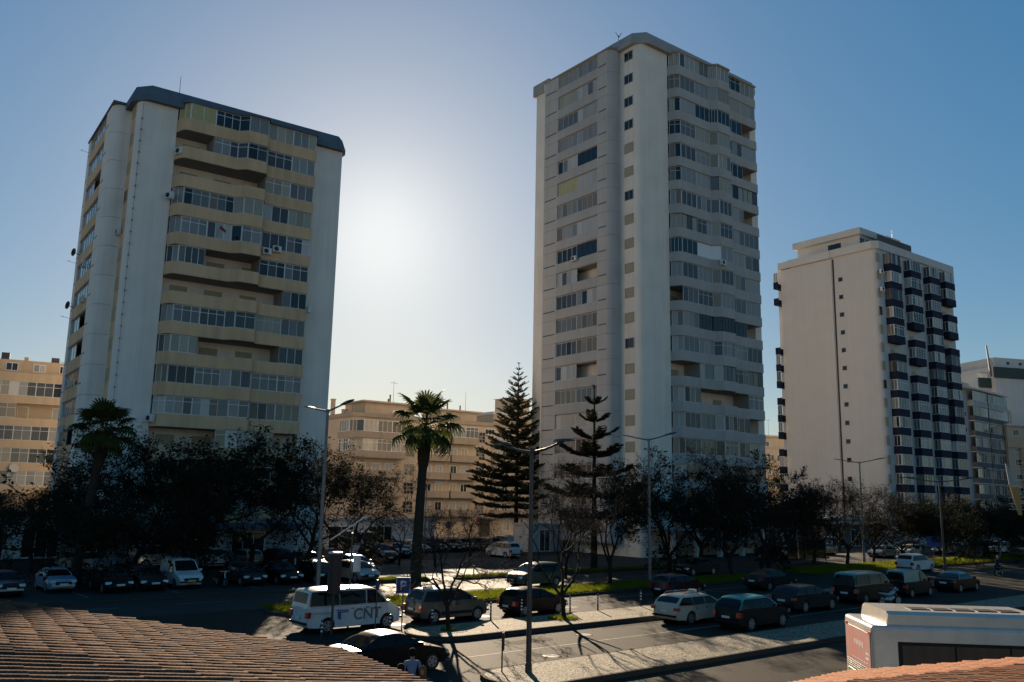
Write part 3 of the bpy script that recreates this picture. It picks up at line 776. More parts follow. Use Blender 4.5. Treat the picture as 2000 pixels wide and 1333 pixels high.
FB2 = thing('apartment_block', 'lower peach block with an ochre band at the right edge, below the far white block', 'apartment block', (100.6,176.0,0), az_rot(75))
b = MB(); b.box(0,30,0,9,0,22.6); b.build('wall', W_PEACH, FB2)
b = MB(); b.box(-0.3,30,-0.4,-0.003,18.2,20.2); b.build('roof_band', W_OCHRE, FB2)
b = MB(); b.box(-0.4,30,-0.5,9,22.603,23.0); b.build('cornice', W_FARW, FB2)
for i in range(6):
    z = 21.2-(i>0)*3.2-2.8*max(0,i-1)
    for x in (1.6,5.0,8.4): win(FB2, x, x+1.3, z-0.5, z+0.6, 0.0, 2, 'dark' if (i+int(x))%2 else 'glass')
b = MB(); b.tube((3.4,-0.3,2),(3.4,-0.3,18),0.6,0.6,8); b.build('column', W_OCHRE, FB2)
# small block glimpsed between the tall tower and the white tower
SB = thing('apartment_block', 'small peach block glimpsed between the tall grey tower and the white tower', 'apartment block', (53.5,190.0,0), az_rot(70))
b = MB(); b.box(0,20,0,10,0,17.8); b.box(1.5,9,2,8,17.8,20.6); b.box(0.8,9.6,1.4,8.4,20.603,21.0); b.build('wall', W_PEACH, SB)
for i in range(5):
    z = 15.6-2.9*i
    b = MB(); b.box(-0.2,20,-1.0,-0.003,z-1.4,z-0.5); b.build('balcony', W_OCHRE, SB)
    for x in (0.8,3.2,5.6,8): win(SB, x, x+1.5, z-0.3, z+1.0, 0.0, 2, 'dark' if (i+int(x))%2 else 'glass')
win(SB, 3.5,5,18.6,19.6,2.0,2,'dark'); antenna(SB, 6.5, 4, 21, 4.0)
# blocks outside the gaps that close the street behind the trees

# ------------------------------------------------------------------ ground, roads, kerbs, grass
def ground_mat(name, col, col2, scale, rough=0.75, spec=0.35, bump=0.3, bscale=30, patch=None):
    m = mat(name, col, rough=rough, spec=spec, noise=col2, scale=scale, bump=bump, bscale=bscale)
    if patch:
        nt = m.node_tree; n, l = nt.nodes, nt.links; bs = n['Principled BSDF']
        src = bs.inputs['Base Color'].links[0].from_socket
        tc = n.new('ShaderNodeTexCoord'); mp = n.new('ShaderNodeMapping'); mp.inputs['Rotation'].default_value = (0,0,-az_rot(50)); mp.inputs['Scale'].default_value = (0.05,0.9,1)
        l.new(tc.outputs['Object'], mp.inputs['Vector'])
        nz = n.new('ShaderNodeTexNoise'); nz.inputs['Scale'].default_value = 1.2; nz.inputs['Detail'].default_value = 5; l.new(mp.outputs[0], nz.inputs['Vector'])
        mr = n.new('ShaderNodeMapRange'); mr.inputs[1].default_value = 0.45; mr.inputs[2].default_value = 0.7; mr.inputs[4].default_value = 0.6; l.new(nz.outputs['Fac'], mr.inputs[0])
        mx = n.new('ShaderNodeMix'); mx.data_type = 'RGBA'; l.new(mr.outputs[0], mx.inputs['Factor']); l.new(src, mx.inputs['A']); mx.inputs['B'].default_value = (*patch,1)
        l.new(mx.outputs['Result'], bs.inputs['Base Color'])
    return m
M_GROUND = ground_mat('pale_paving_ground', (0.32,0.29,0.245), (0.25,0.225,0.19), 0.4, rough=0.9, spec=0.05)  # paleness raised so the ground bounces warm fill onto the walls
M_ASPH = ground_mat('asphalt', (0.038,0.033,0.027), (0.027,0.024,0.020), 0.8, rough=0.8, spec=0.05, bump=0.45, bscale=60, patch=(0.023,0.021,0.019))
M_ASPH2 = ground_mat('worn_asphalt', (0.048,0.042,0.036), (0.034,0.030,0.026), 0.5, rough=0.75, spec=0.14, bump=0.45, bscale=60, patch=(0.027,0.025,0.022))
M_PAINT = mat('road_paint', (0.26,0.25,0.22), rough=0.8, spec=0.13, noise=(0.10,0.095,0.085), scale=5)
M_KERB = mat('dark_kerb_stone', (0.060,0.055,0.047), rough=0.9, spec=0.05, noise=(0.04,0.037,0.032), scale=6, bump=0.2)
def cobble_mat():
    m = bpy.data.materials.new('calcada_cobbles'); m.use_nodes = True
    n, l = m.node_tree.nodes, m.node_tree.links; b = n['Principled BSDF']; b.inputs['Roughness'].default_value = 0.8; b.inputs['Specular IOR Level'].default_value = 0.12
    tc = n.new('ShaderNodeTexCoord'); mp = n.new('ShaderNodeMapping'); mp.inputs['Rotation'].default_value = (0,0,0.4); l.new(tc.outputs['Object'], mp.inputs['Vector'])
    vo = n.new('ShaderNodeTexVoronoi'); vo.feature = 'DISTANCE_TO_EDGE'; vo.inputs['Scale'].default_value = 8.5; l.new(mp.outputs[0], vo.inputs['Vector'])
    vc = n.new('ShaderNodeTexVoronoi'); vc.inputs['Scale'].default_value = 8.5; l.new(mp.outputs[0], vc.inputs['Vector'])
    mr = n.new('ShaderNodeMapRange'); mr.inputs[1].default_value = 0.02; mr.inputs[2].default_value = 0.09; l.new(vo.outputs['Distance'], mr.inputs[0])
    hs = n.new('ShaderNodeMix'); hs.data_type = 'RGBA'; hs.inputs['A'].default_value = (0.17,0.14,0.098,1); hs.inputs['B'].default_value = (0.40,0.335,0.235,1)
    sp = n.new('ShaderNodeSeparateColor'); l.new(vc.outputs['Color'], sp.inputs[0]); l.new(sp.outputs[0], hs.inputs['Factor'])
    mx = n.new('ShaderNodeMix'); mx.data_type = 'RGBA'; mx.inputs['A'].default_value = (0.03,0.026,0.02,1)
    l.new(mr.outputs[0], mx.inputs['Factor']); l.new(hs.outputs['Result'], mx.inputs['B']); l.new(mx.outputs['Result'], b.inputs['Base Color'])
    bp = n.new('ShaderNodeBump'); bp.inputs['Strength'].default_value = 1.0; bp.inputs['Distance'].default_value = 0.03
    l.new(mr.outputs[0], bp.inputs['Height']); l.new(bp.outputs[0], b.inputs['Normal'])
    return m
M_COB = cobble_mat()
def leaf_mat(name, c1, c2, tl=0.35, rough=0.8):
    m = bpy.data.materials.new(name); m.use_nodes = True
    n, l = m.node_tree.nodes, m.node_tree.links; b = n['Principled BSDF']; out = n['Material Output']
    b.inputs['Roughness'].default_value = rough; b.inputs['Specular IOR Level'].default_value = 0.03
    tc = n.new('ShaderNodeTexCoord'); nz = n.new('ShaderNodeTexNoise'); nz.inputs['Scale'].default_value = 1.6; nz.inputs['Detail'].default_value = 4
    l.new(tc.outputs['Object'], nz.inputs['Vector'])
    mr = n.new('ShaderNodeMapRange'); mr.inputs[1].default_value = 0.35; mr.inputs[2].default_value = 0.65; l.new(nz.outputs['Fac'], mr.inputs[0])
    mx = n.new('ShaderNodeMix'); mx.data_type = 'RGBA'; mx.inputs['A'].default_value = (*c1,1); mx.inputs['B'].default_value = (*c2,1)
    l.new(mr.outputs[0], mx.inputs['Factor']); l.new(mx.outputs['Result'], b.inputs['Base Color'])
    t = n.new('ShaderNodeBsdfTranslucent'); l.new(mx.outputs['Result'], t.inputs['Color'])
    ms = n.new('ShaderNodeMixShader'); ms.inputs[0].default_value = tl
    l.new(b.outputs[0], ms.inputs[1]); l.new(t.outputs[0], ms.inputs[2]); l.new(ms.outputs[0], out.inputs['Surface'])
    MATS[name] = m
    return m
M_GRASS = leaf_mat('grass', (0.115,0.148,0.010), (0.145,0.155,0.016), 0.5)
M_SOIL = mat('grass_soil', (0.035,0.045,0.010), rough=0.95, spec=0.05, noise=(0.025,0.028,0.012), scale=5)

def sheet(name, poly, z, m, kind='structure'):
    b = MB(); b.add([(p.x,p.y,z) for p in poly], [tuple(range(len(poly)))]); o = b.build(name, m); o['kind'] = kind; return o
def st_rect(s0,s1,t0,t1): return [ST(s0,t0),ST(s1,t0),ST(s1,t1),ST(s0,t1)]
o = sheet('ground', [Vector((-1600,-400,0)),Vector((1600,-400,0)),Vector((1600,2600,0)),Vector((-1600,2600,0))], -0.03, M_GROUND)
sheet('near_road', st_rect(-70,260,6,45.697), -0.004, M_ASPH)
sheet('far_road', st_rect(-70,260,45.7,72), -0.004, M_ASPH2)
sheet('car_park', st_rect(-70,210,72.003,108), -0.008, M_ASPH)
def nose(s0, s1, t0, t1, round0=True, round1=False, k=7):
    tm, r = (t0+t1)/2, (t1-t0)/2; pts = []
    if round0: pts += [(s0+r-r*math.cos(math.radians(a)), tm-r*math.sin(math.radians(a))) for a in [ -90+180*i/k for i in range(k+1)]]
    else: pts += [(s0,t1),(s0,t0)]
    if round1: pts += [(s1-r+r*math.cos(math.radians(a)), tm+r*math.sin(math.radians(a))) for a in [-90+180*i/k for i in range(k+1)]]
    else: pts += [(s1,t0),(s1,t1)]
    return pts
def island(name, s0, s1, t0, t1, top, h=0.14, round0=True, round1=True):
    P = nose(s0,s1,t0,t1,round0,round1)
    Q = nose(s0+0.14,s1-0.14,t0+0.14,t1-0.14,round0,round1)
    b = MB(); n = len(P)
    A = [ST(s_,t_,-0.01) for s_,t_ in P]; B = [ST(s_,t_,h) for s_,t_ in P]; D = [ST(s_,t_,h) for s_,t_ in Q]
    b.add(A+B+D, [(i,(i+1)%n,n+(i+1)%n,n+i) for i in range(n)] + [(n+i,n+(i+1)%n,2*n+(i+1)%n,2*n+i) for i in range(n)])
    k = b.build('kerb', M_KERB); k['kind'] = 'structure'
    b = MB(); b.add([ST(s_,t_,h-0.004) for s_,t_ in Q], [tuple(range(n))]); p = b.build(name, top); p['kind'] = 'structure'
    # reversed winding guard
    return Q
island('cobbled_pavement', 19.0, 150, 21.8, 25.0, M_COB, 0.19)
island('cobbled_pavement', 22.2, 74, 31.3, 34.6, M_COB, 0.19)
def grass_patch(s0, s1, t0, t1, n, seed, h=0.17, holes=()):
    island('lawn_soil', s0, s1, t0, t1, M_SOIL, 0.14)
    r = np.random.default_rng(seed)
    s = r.uniform(s0+0.4,s1-0.4,n); t = r.uniform(t0+0.2,t1-0.2,n)
    x = E1.x*s+E2.x*t; y = E1.y*s+E2.y*t
    a = r.uniform(0,2*np.pi,n); w = r.uniform(0.02,0.045,n); hh = h*r.uniform(0.5,1.3,n); lx = r.normal(0,0.06,n); ly = r.normal(0,0.06,n)
    v = np.empty((n,3,3)); v[:,0] = np.c_[x-np.cos(a)*w, y-np.sin(a)*w, np.full(n,0.12)]; v[:,1] = np.c_[x+np.cos(a)*w, y+np.sin(a)*w, np.full(n,0.12)]; v[:,2] = np.c_[x+lx,y+ly,0.13+hh]
    me = bpy.data.meshes.new('grass'); me.vertices.add(n*3); me.vertices.foreach_set('co', v.reshape(-1)); me.loops.add(n*3); me.loops.foreach_set('vertex_index', np.arange(n*3,dtype=np.int32))
    me.polygons.add(n); me.polygons.foreach_set('loop_start', np.arange(0,n*3,3,dtype=np.int32)); me.update(calc_edges=True); me.materials.append(M_GRASS)
    o = put('grass', me); o['kind'] = 'stuff'; return o
grass_patch(20.5, 64, 41.5, 45.6, 52000, 1)
grass_patch(70, 128, 42.0, 47.5, 42000, 2, 0.2)
grass_patch(33.5, 38.5, 54.2, 56.0, 5000, 3)
grass_patch(40.5, 72, 53.6, 55.2, 9000, 4)
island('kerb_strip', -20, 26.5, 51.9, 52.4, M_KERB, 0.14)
# weeds at the foot of the two street trees
def tuft(c, rad, n, seed):
    r = np.random.default_rng(seed); b = MB()
    for k in range(n):
        a = r.uniform(0,6.28); q = rad*math.sqrt(r.uniform()); p = Vector((c.x+q*math.cos(a), c.y+q*math.sin(a), 0.15)); a2 = r.uniform(0,6.28); w = r.uniform(0.015,0.03); h = r.uniform(0.08,0.26)
        d = Vector((math.cos(a2),math.sin(a2),0))*w; b.add([p-d,p+d,p+Vector((r.normal(0,.06),r.normal(0,.06),h))], [(0,1,2)])
    o = b.build('weeds', M_GRASS); o['kind'] = 'stuff'
tuft(ST(31.4,33.0), 0.75, 700, 1); tuft(ST(40.4,33.8), 0.7, 500, 2); tuft(ST(24.3,33.0), 0.4, 120, 3)
# repaired patches and gutter stains in the asphalt
M_PATCH = ground_mat('asphalt_patch', (0.024,0.022,0.020), (0.034,0.031,0.027), 2.0, rough=0.85, spec=0.04, bump=0.5, bscale=70)
M_STAIN = ground_mat('oil_stained_asphalt', (0.017,0.016,0.015), (0.033,0.029,0.024), 1.2, rough=0.6, spec=0.06, bump=0.4, bscale=60)
pr_ = random.Random(5)
for s_,t_,w_,h_,m_ in ((26.2,29.6,2.6,0.8,M_PATCH),(31.5,26.2,0.9,1.2,M_PATCH),(24.0,36.9,1.1,0.8,M_STAIN),(29.4,37.0,1.0,0.9,M_STAIN),(36.0,37.4,1.3,0.9,M_STAIN),(34.0,30.6,4.5,0.35,M_PATCH),(40.0,38.0,3.0,0.6,M_PATCH),(38.0,47.5,3.5,0.9,M_PATCH),(30.5,23.0-3.5,2.2,1.0,M_PATCH),(36.5,19.0,1.0,0.8,M_STAIN)):
    pts_ = []
    for k_ in range(14):
        a_ = 2*math.pi*k_/14; e_ = 1 if m_ is M_STAIN else 1/max(abs(math.cos(a_)),abs(math.sin(a_))); pts_.append(ST(s_+w_/2*math.cos(a_)*e_*pr_.uniform(.9,1.06), t_+h_/2*math.sin(a_)*e_*pr_.uniform(.9,1.06)))
    sheet('road_patch', pts_, 0.0005, m_)
# painted markings
def stripe(s0,s1,t0,t1): sheet('lane_marking', st_rect(s0,s1,t0,t1), 0.001, M_PAINT)
stripe(17.5, 52, 27.95, 28.07)
for k in range(8): stripe(24.5+k*5.4-0.05, 24.5+k*5.4+0.05, 34.9, 39.6)
stripe(20, 62, 39.6, 39.7)
for k in range(14): stripe(6+k*6, 9+k*6, 49.6, 49.72)
for k in range(10): stripe(24+k*7.5, 27.5+k*7.5, 60.6, 60.72)
stripe(84, 112, 36.4, 36.6); stripe(88, 124, 39.2, 39.35)
for k in range(6): stripe(91+k*1.0, 91.5+k*1.0, 27, 33)
for k in range(7): stripe(-6+k*5.2, -5.9+k*5.2, 55.0, 60.0)
stripe(-10, 32, 52.9, 53.05)

# ------------------------------------------------------------------ trees
M_BARK = mat('dark_bark', (0.022,0.018,0.015), rough=0.95, spec=0.08, noise=(0.035,0.029,0.023), scale=7, bump=0.5, bscale=12)
M_BARK_PALM = mat('palm_bark', (0.028,0.022,0.017), rough=0.95, spec=0.1, noise=(0.05,0.042,0.032), scale=9, bump=0.8, bscale=18)
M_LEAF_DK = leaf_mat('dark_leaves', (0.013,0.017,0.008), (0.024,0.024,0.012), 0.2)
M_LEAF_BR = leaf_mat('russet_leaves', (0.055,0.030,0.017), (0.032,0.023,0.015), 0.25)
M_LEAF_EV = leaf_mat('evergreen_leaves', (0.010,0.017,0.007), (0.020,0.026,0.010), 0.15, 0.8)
M_LEAF_PALM = leaf_mat('palm_leaves', (0.060,0.075,0.022), (0.040,0.050,0.016), 0.35, 0.6)
M_PALM_DRY = leaf_mat('dry_palm_leaves', (0.09,0.07,0.04), (0.06,0.047,0.03), 0.2)
M_NEEDLE = leaf_mat('pine_needles', (0.036,0.044,0.027), (0.055,0.058,0.034), 0.2)

def mesh_np(name, V, F, mats, mi=None):
    """V (n,3) float, F (m,k) int all same size, quick mesh"""
    me = bpy.data.meshes.new(name); V = np.asarray(V, dtype=np.float32)
    me.vertices.add(len(V)); me.vertices.foreach_set('co', V.reshape(-1))
    tot = 0; loops = []; starts = []
    for f in F:
        f = np.asarray(f, dtype=np.int32); k = f.shape[1]
        loops.append(f.reshape(-1)); starts.append(tot + np.arange(0, f.size, k, dtype=np.int32)); tot += f.size
    me.loops.add(tot); me.loops.foreach_set('vertex_index', np.concatenate(loops))
    st_ = np.concatenate(starts); me.polygons.add(len(st_)); me.polygons.foreach_set('loop_start', st_)
    for m in mats: me.materials.append(m)
    if mi is not None: me.polygons.foreach_set('material_index', np.concatenate(mi).astype(np.int32))
    me.update(calc_edges=True); return me

def tubes_np(segs, n):
    """segs: list of (p0,p1,r0,r1) -> verts, quads"""
    P0 = np.array([s[0] for s in segs]); P1 = np.array([s[1] for s in segs]); r0 = np.array([s[2] for s in segs]); r1 = np.array([s[3] for s in segs])
    d = P1-P0; d /= np.linalg.norm(d,axis=1,keepdims=True)+1e-9
    ref = np.where(np.abs(d[:,2:3])<0.9, [[0,0,1.0]], [[1.0,0,0]]); a = np.cross(d,ref); a /= np.linalg.norm(a,axis=1,keepdims=True)+1e-9; c = np.cross(d,a)
    th = np.arange(n)*2*np.pi/n; ring = a[:,None]*np.cos(th)[None,:,None] + c[:,None]*np.sin(th)[None,:,None]
    V = np.concatenate([P0[:,None]+ring*r0[:,None,None], P1[:,None]+ring*r1[:,None,None]], axis=1)   # (m,2n,3)
    m = len(segs); base = (np.arange(m)*2*n)[:,None,None]; i = np.arange(n); q = np.stack([i,(i+1)%n,n+(i+1)%n,n+i],axis=1)[None]
    return V.reshape(-1,3), (base+q).reshape(-1,4)

def grow_tree(seed, H, trunk_h, spread, nl, leaf_per, leaf_size, rtrunk=0.2, updir=0.35, kids_=(3,4), lean=0.0, droop=0.0):
    r = np.random.default_rng(seed); big, small, tips = [], [], []
    def curve(p, d, L, r0, r1, n, wob, store, up):
        pts = [p]
        for i in range(n):
            d = d + r.normal(0,wob,3) + np.array([0,0,up]); d /= np.linalg.norm(d)
            q = p + d*L/n; ra = r0+(r1-r0)*i/n; rb = r0+(r1-r0)*(i+1)/n
            store.append((p,q,ra,rb)); p = q; pts.append(p)
        return pts, d
    def rec(p, d, L, rad, lev):
        store = big if lev <= 1 else small
        pts, d2 = curve(p, d, L, rad, rad*0.55, 4 if lev < 3 else 2, 0.13+0.05*lev, store, updir*0.12-droop*0.1*lev)
        if lev >= nl:
            tips.append((pts[-1],d2)); tips.append((pts[-2],d2)); return
        k = r.integers(kids_[0], kids_[1]+1)
        for j in range(k):
            q = pts[-1] if j < 2 else pts[r.integers(max(1,len(pts)-3),len(pts)-1)]
            ax = r.normal(0,1,3); ax -= d2*(ax@d2); ax /= np.linalg.norm(ax)
            a = r.uniform(0.35,0.85)
            nd = d2*math.cos(a)+ax*math.sin(a)
            rec(q, nd, L*r.uniform(0.58,0.82), rad*(0.60 if nl > 5 else 0.58), lev+1)
    pts, d = curve(np.array([0,0,-0.1]), np.array([lean,0.0,1.0])/math.hypot(1,lean), trunk_h, rtrunk, rtrunk*0.75, 5, 0.06, big, 0.03)
    n0 = r.integers(3,6)
    L0 = (H-trunk_h)*0.42
    for j in range(n0):
        a = 2*math.pi*(j+r.uniform(-.3,.3))/n0; t = spread*r.uniform(0.7,1.25)
        nd = np.array([math.cos(a)*t, math.sin(a)*t, 1.0]); nd /= np.linalg.norm(nd)
        rec(pts[-1 if j % 2 else -2], nd, L0*r.uniform(0.8,1.15), rtrunk*0.55, 1)
    V, F = tubes_np(big, 6); Vs, Fs = tubes_np(small, 3)
    T = np.array([t[0] for t in tips]); TD = np.array([t[1] for t in tips])
    # fine twigs at each tip
    nt_ = 3; k = len(T)*nt_
    Tp = np.repeat(T,nt_,0); Td = np.repeat(TD,nt_,0)+r.normal(0,.6,(k,3)); Td /= np.linalg.norm(Td,axis=1,keepdims=True)
    tw = [(Tp[i],Tp[i]+Td[i]*r.uniform(.25,.7),0.012,0.005) for i in range(k)]
    Vt, Ft = tubes_np(tw, 3)
    nleaf = int(len(T)*leaf_per); vl = np.zeros((0,3)); fl_ = np.zeros((0,4),int)
    if nleaf:
        idx = r.integers(0,len(T),nleaf); c = T[idx]+TD[idx]*r.uniform(-.2,.6,(nleaf,1))+r.normal(0,0.16,(nleaf,3))
        u = r.normal(0,1,(nleaf,3)); u /= np.linalg.norm(u,axis=1,keepdims=True); w = np.cross(u,r.normal(0,1,(nleaf,3))); w /= np.linalg.norm(w,axis=1,keepdims=True)
        s = leaf_size*r.uniform(.6,1.4,(nleaf,1))
        vl = np.stack([c-u*s, c+w*s*.45, c+u*s, c-w*s*.45],1).reshape(-1,3); fl_ = (np.arange(nleaf)[:,None]*4+np.arange(4)[None])
    return (V,F), (Vs,Fs), (Vt,Ft), (vl,fl_)
TREE = {}
def tree_kind(key, leafm, *a, **k):
    (V,F),(Vs,Fs),(Vt,Ft),(vl,fl_) = grow_tree(*a, **k)
    tm = mesh_np('trunk', V, [F], [M_BARK]); tm.polygons.foreach_set('use_smooth', [True]*len(tm.polygons))
    o1, o2 = len(Vs), len(Vs)+len(Vt)
    cm = mesh_np('crown', np.concatenate([Vs,Vt,vl]), [Fs,Ft+o1,fl_+o2] if len(fl_) else [Fs,Ft+o1], [M_BARK,leafm],
                 [np.zeros(len(Fs)),np.zeros(len(Ft)),np.ones(len(fl_))] if len(fl_) else [np.zeros(len(Fs)),np.zeros(len(Ft))])
    zmax = max(cm.vertices[i].co.z for i in range(0,len(cm.vertices),7))
    rad = max(math.hypot(cm.vertices[i].co.x, cm.vertices[i].co.y) for i in range(0,len(cm.vertices),7))
    TREE[key] = (tm, cm, zmax, rad)
tree_kind('dense0', M_LEAF_DK, 11, 10, 2.4, 1.2, 6, 3.2, 0.12, kids_=(3,3))
tree_kind('dense1', M_LEAF_DK, 12, 10, 2.2, 1.35, 6, 2.6, 0.12, kids_=(3,3))
tree_kind('dense2', M_LEAF_DK, 13, 10, 2.8, 1.1, 6, 3.2, 0.12, kids_=(3,3), lean=0.15)
tree_kind('half0', M_LEAF_BR, 21, 9, 2.2, 1.05, 6, 1.1, 0.08, kids_=(2,3))
tree_kind('half1', M_LEAF_BR, 22, 9, 2.2, 0.85, 6, 0.7, 0.08, kids_=(2,3))
tree_kind('bare0', M_LEAF_BR, 31, 8, 2.0, 0.8, 5, 0.1, 0.08, kids_=(2,3))
tree_kind('ever0', M_LEAF_EV, 41, 9, 1.6, 0.75, 6, 3.6, 0.13, kids_=(3,3))
tree_kind('ever1', M_LEAF_EV, 42, 9, 1.8, 0.95, 6, 2.6, 0.13, kids_=(3,3))
TREE_N = {}
def tree(key, x, y, h, label, group=None, widen=1.0, rot=None, z=0.0):
    tm, cm, zm, rad = TREE[key]; s = h/zm
    t = thing('tree', label, 'tree', (x,y,z), rnd.uniform(0,6.28) if rot is None else rot, group)
    for n, me in (('trunk',tm),('crown',cm)):
        o = put(n, me, t); o.scale = (s*widen, s*widen, s)
    return t
G_L = 'dark trees along the shaded car park'
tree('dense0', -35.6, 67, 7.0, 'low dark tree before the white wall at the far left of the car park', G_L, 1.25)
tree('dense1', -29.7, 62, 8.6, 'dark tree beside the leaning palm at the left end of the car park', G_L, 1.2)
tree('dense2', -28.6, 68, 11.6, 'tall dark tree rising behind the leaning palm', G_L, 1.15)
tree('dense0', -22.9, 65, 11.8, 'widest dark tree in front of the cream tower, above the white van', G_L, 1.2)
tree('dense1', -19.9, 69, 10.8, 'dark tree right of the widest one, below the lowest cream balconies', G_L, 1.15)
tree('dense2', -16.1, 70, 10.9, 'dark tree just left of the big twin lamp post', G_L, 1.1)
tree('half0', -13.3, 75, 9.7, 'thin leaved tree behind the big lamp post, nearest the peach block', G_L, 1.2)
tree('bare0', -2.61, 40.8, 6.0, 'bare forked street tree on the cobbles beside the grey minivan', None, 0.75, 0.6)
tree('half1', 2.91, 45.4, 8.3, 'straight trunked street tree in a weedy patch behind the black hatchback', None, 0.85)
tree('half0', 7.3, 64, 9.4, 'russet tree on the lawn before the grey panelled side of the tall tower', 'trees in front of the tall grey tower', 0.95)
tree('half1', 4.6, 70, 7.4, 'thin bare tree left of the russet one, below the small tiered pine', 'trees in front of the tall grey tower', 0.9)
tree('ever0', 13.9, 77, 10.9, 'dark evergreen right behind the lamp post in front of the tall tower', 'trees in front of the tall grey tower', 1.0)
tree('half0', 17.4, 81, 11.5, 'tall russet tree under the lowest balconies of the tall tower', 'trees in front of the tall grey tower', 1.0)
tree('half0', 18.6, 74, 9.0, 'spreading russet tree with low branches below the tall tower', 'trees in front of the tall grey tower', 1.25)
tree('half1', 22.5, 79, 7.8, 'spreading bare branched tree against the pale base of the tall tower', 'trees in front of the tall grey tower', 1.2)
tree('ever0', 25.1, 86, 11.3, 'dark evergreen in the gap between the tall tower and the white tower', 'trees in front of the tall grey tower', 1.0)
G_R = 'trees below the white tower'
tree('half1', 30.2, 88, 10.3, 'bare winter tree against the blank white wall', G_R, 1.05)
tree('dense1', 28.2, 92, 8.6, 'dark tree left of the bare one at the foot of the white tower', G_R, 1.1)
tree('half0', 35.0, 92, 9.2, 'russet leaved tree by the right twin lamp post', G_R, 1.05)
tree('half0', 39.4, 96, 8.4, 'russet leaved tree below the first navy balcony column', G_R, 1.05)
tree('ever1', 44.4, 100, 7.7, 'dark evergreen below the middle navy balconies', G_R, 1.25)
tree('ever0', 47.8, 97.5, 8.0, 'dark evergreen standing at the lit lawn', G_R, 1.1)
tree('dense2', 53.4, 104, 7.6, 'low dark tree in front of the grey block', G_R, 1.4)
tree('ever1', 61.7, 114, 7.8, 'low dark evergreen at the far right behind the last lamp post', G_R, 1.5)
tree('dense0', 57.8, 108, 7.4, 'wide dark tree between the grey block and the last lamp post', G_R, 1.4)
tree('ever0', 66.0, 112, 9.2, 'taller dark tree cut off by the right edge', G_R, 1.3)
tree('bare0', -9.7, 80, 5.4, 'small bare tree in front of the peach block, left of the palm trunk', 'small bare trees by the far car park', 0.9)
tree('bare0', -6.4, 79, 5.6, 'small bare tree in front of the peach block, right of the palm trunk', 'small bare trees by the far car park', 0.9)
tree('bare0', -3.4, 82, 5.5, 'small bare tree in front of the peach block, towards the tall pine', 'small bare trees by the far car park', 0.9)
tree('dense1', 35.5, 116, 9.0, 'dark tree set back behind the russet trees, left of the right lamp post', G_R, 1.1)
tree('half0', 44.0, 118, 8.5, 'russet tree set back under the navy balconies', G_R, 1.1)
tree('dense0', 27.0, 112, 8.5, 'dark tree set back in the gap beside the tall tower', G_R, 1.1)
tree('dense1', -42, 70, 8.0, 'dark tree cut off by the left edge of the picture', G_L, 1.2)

# fan palms -------------------------------------------------------
def frond_mesh(seed, droop, L=1.5):
    r = np.random.default_rng(seed); b = MB()
    # petiole rises along +x, blade folds open at its end
    pts = [Vector((0,0,0)), Vector((0.55*L,0,0.28*L)), Vector((0.95*L,0,0.30*L))]
    b.path(pts, [0.035,0.025,0.02], 4, 0)
    c = pts[-1]; N = 22
    for k in range(N):
        a = math.radians(-118+236*k/(N-1)); l = L*(0.95-0.3*abs(a)/2.06)*r.uniform(.9,1.08)
        u = Vector((math.cos(a), math.sin(a), 0.12)); side = Vector((-math.sin(a), math.cos(a), 0))
        w = 0.06*L
        p0 = c; p1 = c+u*l*0.55; p2 = c+u*l*0.85+Vector((0,0,-droop*l*0.25)); p3 = c+u*l*1.0+Vector((0.05*r.normal(),0.05*r.normal(),-droop*l*0.75))
        fold = Vector((0,0,0.03*L*(1 if k%2 else -1)))
        b.add([p0, p1-side*w+fold, p1+side*w-fold, p2-side*w*.7, p2+side*w*.7, p3], [(0,1,2),(1,3,4,2),(3,5,4)], 1)
    return b.mesh('frond', [M_LEAF_PALM, M_LEAF_PALM])
FR = [frond_mesh(i, d) for i, d in enumerate((0.25,0.5,0.8,1.0))]
def palm(x, y, h, label, lean, seed, crown=1.0):
    r = random.Random(seed); t = thing('fan_palm', label, 'palm tree', (x,y,0.1), 0)
    top = Vector((lean[0],lean[1],h-1.9*crown)); b = MB()
    n = 16; pts = []; rad = []
    for i in range(n+1):
        k = i/n; p = Vector((lean[0]*k**1.5, lean[1]*k**1.5, top.z*k)); pts.append(p)
        rad.append(0.34-0.12*k+0.06*(k<.08) + (0.16*math.sin((k-.74)/.26*math.pi) if k > .74 else 0)+0.012*(i%2))
    b.path(pts, rad, 10); b.build('trunk', M_BARK_PALM, t, smooth=60)
    sk = MB()
    for k in range(170):                                     # stubs of old leaf bases and dry fringe under the crown
        a = r.uniform(0,6.28); z = top.z-r.uniform(-0.2,2.3); kk = z/top.z; c = Vector((lean[0]*kk**1.5, lean[1]*kk**1.5, z)); d = Vector((math.cos(a),math.sin(a),0))
        p = c+d*0.33; q = p+d*r.uniform(.03,.14)+Vector((0,0,r.uniform(-.35,.1))); s_ = Vector((-d.y,d.x,0))*r.uniform(.03,.07); sk.add([p-s_,p+s_,q], [(0,1,2)])
    sk.build('leaf_bases', M_PALM_DRY, t)['kind'] = 'stuff'
    for k in range(22):
        a = k*2.399+r.uniform(-.2,.2); q = k/21; el = math.radians(78-120*q+r.uniform(-8,8))
        m = FR[0 if el > .6 else 1 if el > 0.1 else 2 if el > -0.4 else 3]
        o = put('frond', m, t, (top.x, top.y, top.z+0.25*(1-q)))
        o.rotation_mode = 'XYZ'; o.rotation_euler = (r.uniform(-.3,.3), -el+0.28, a); s_ = crown*r.uniform(.85,1.1); o.scale = (s_,s_,s_)
    return t
palm(-27.9, 58.0, 11.3, 'tall dark fan palm leaning right at the left end of the car park', (0.85,0.3), 1, 0.82)
palm(-5.6, 54.5, 11.9, 'sunlit fan palm with shaggy neck on the central lawn', (0.3,0.2), 2, 0.88)

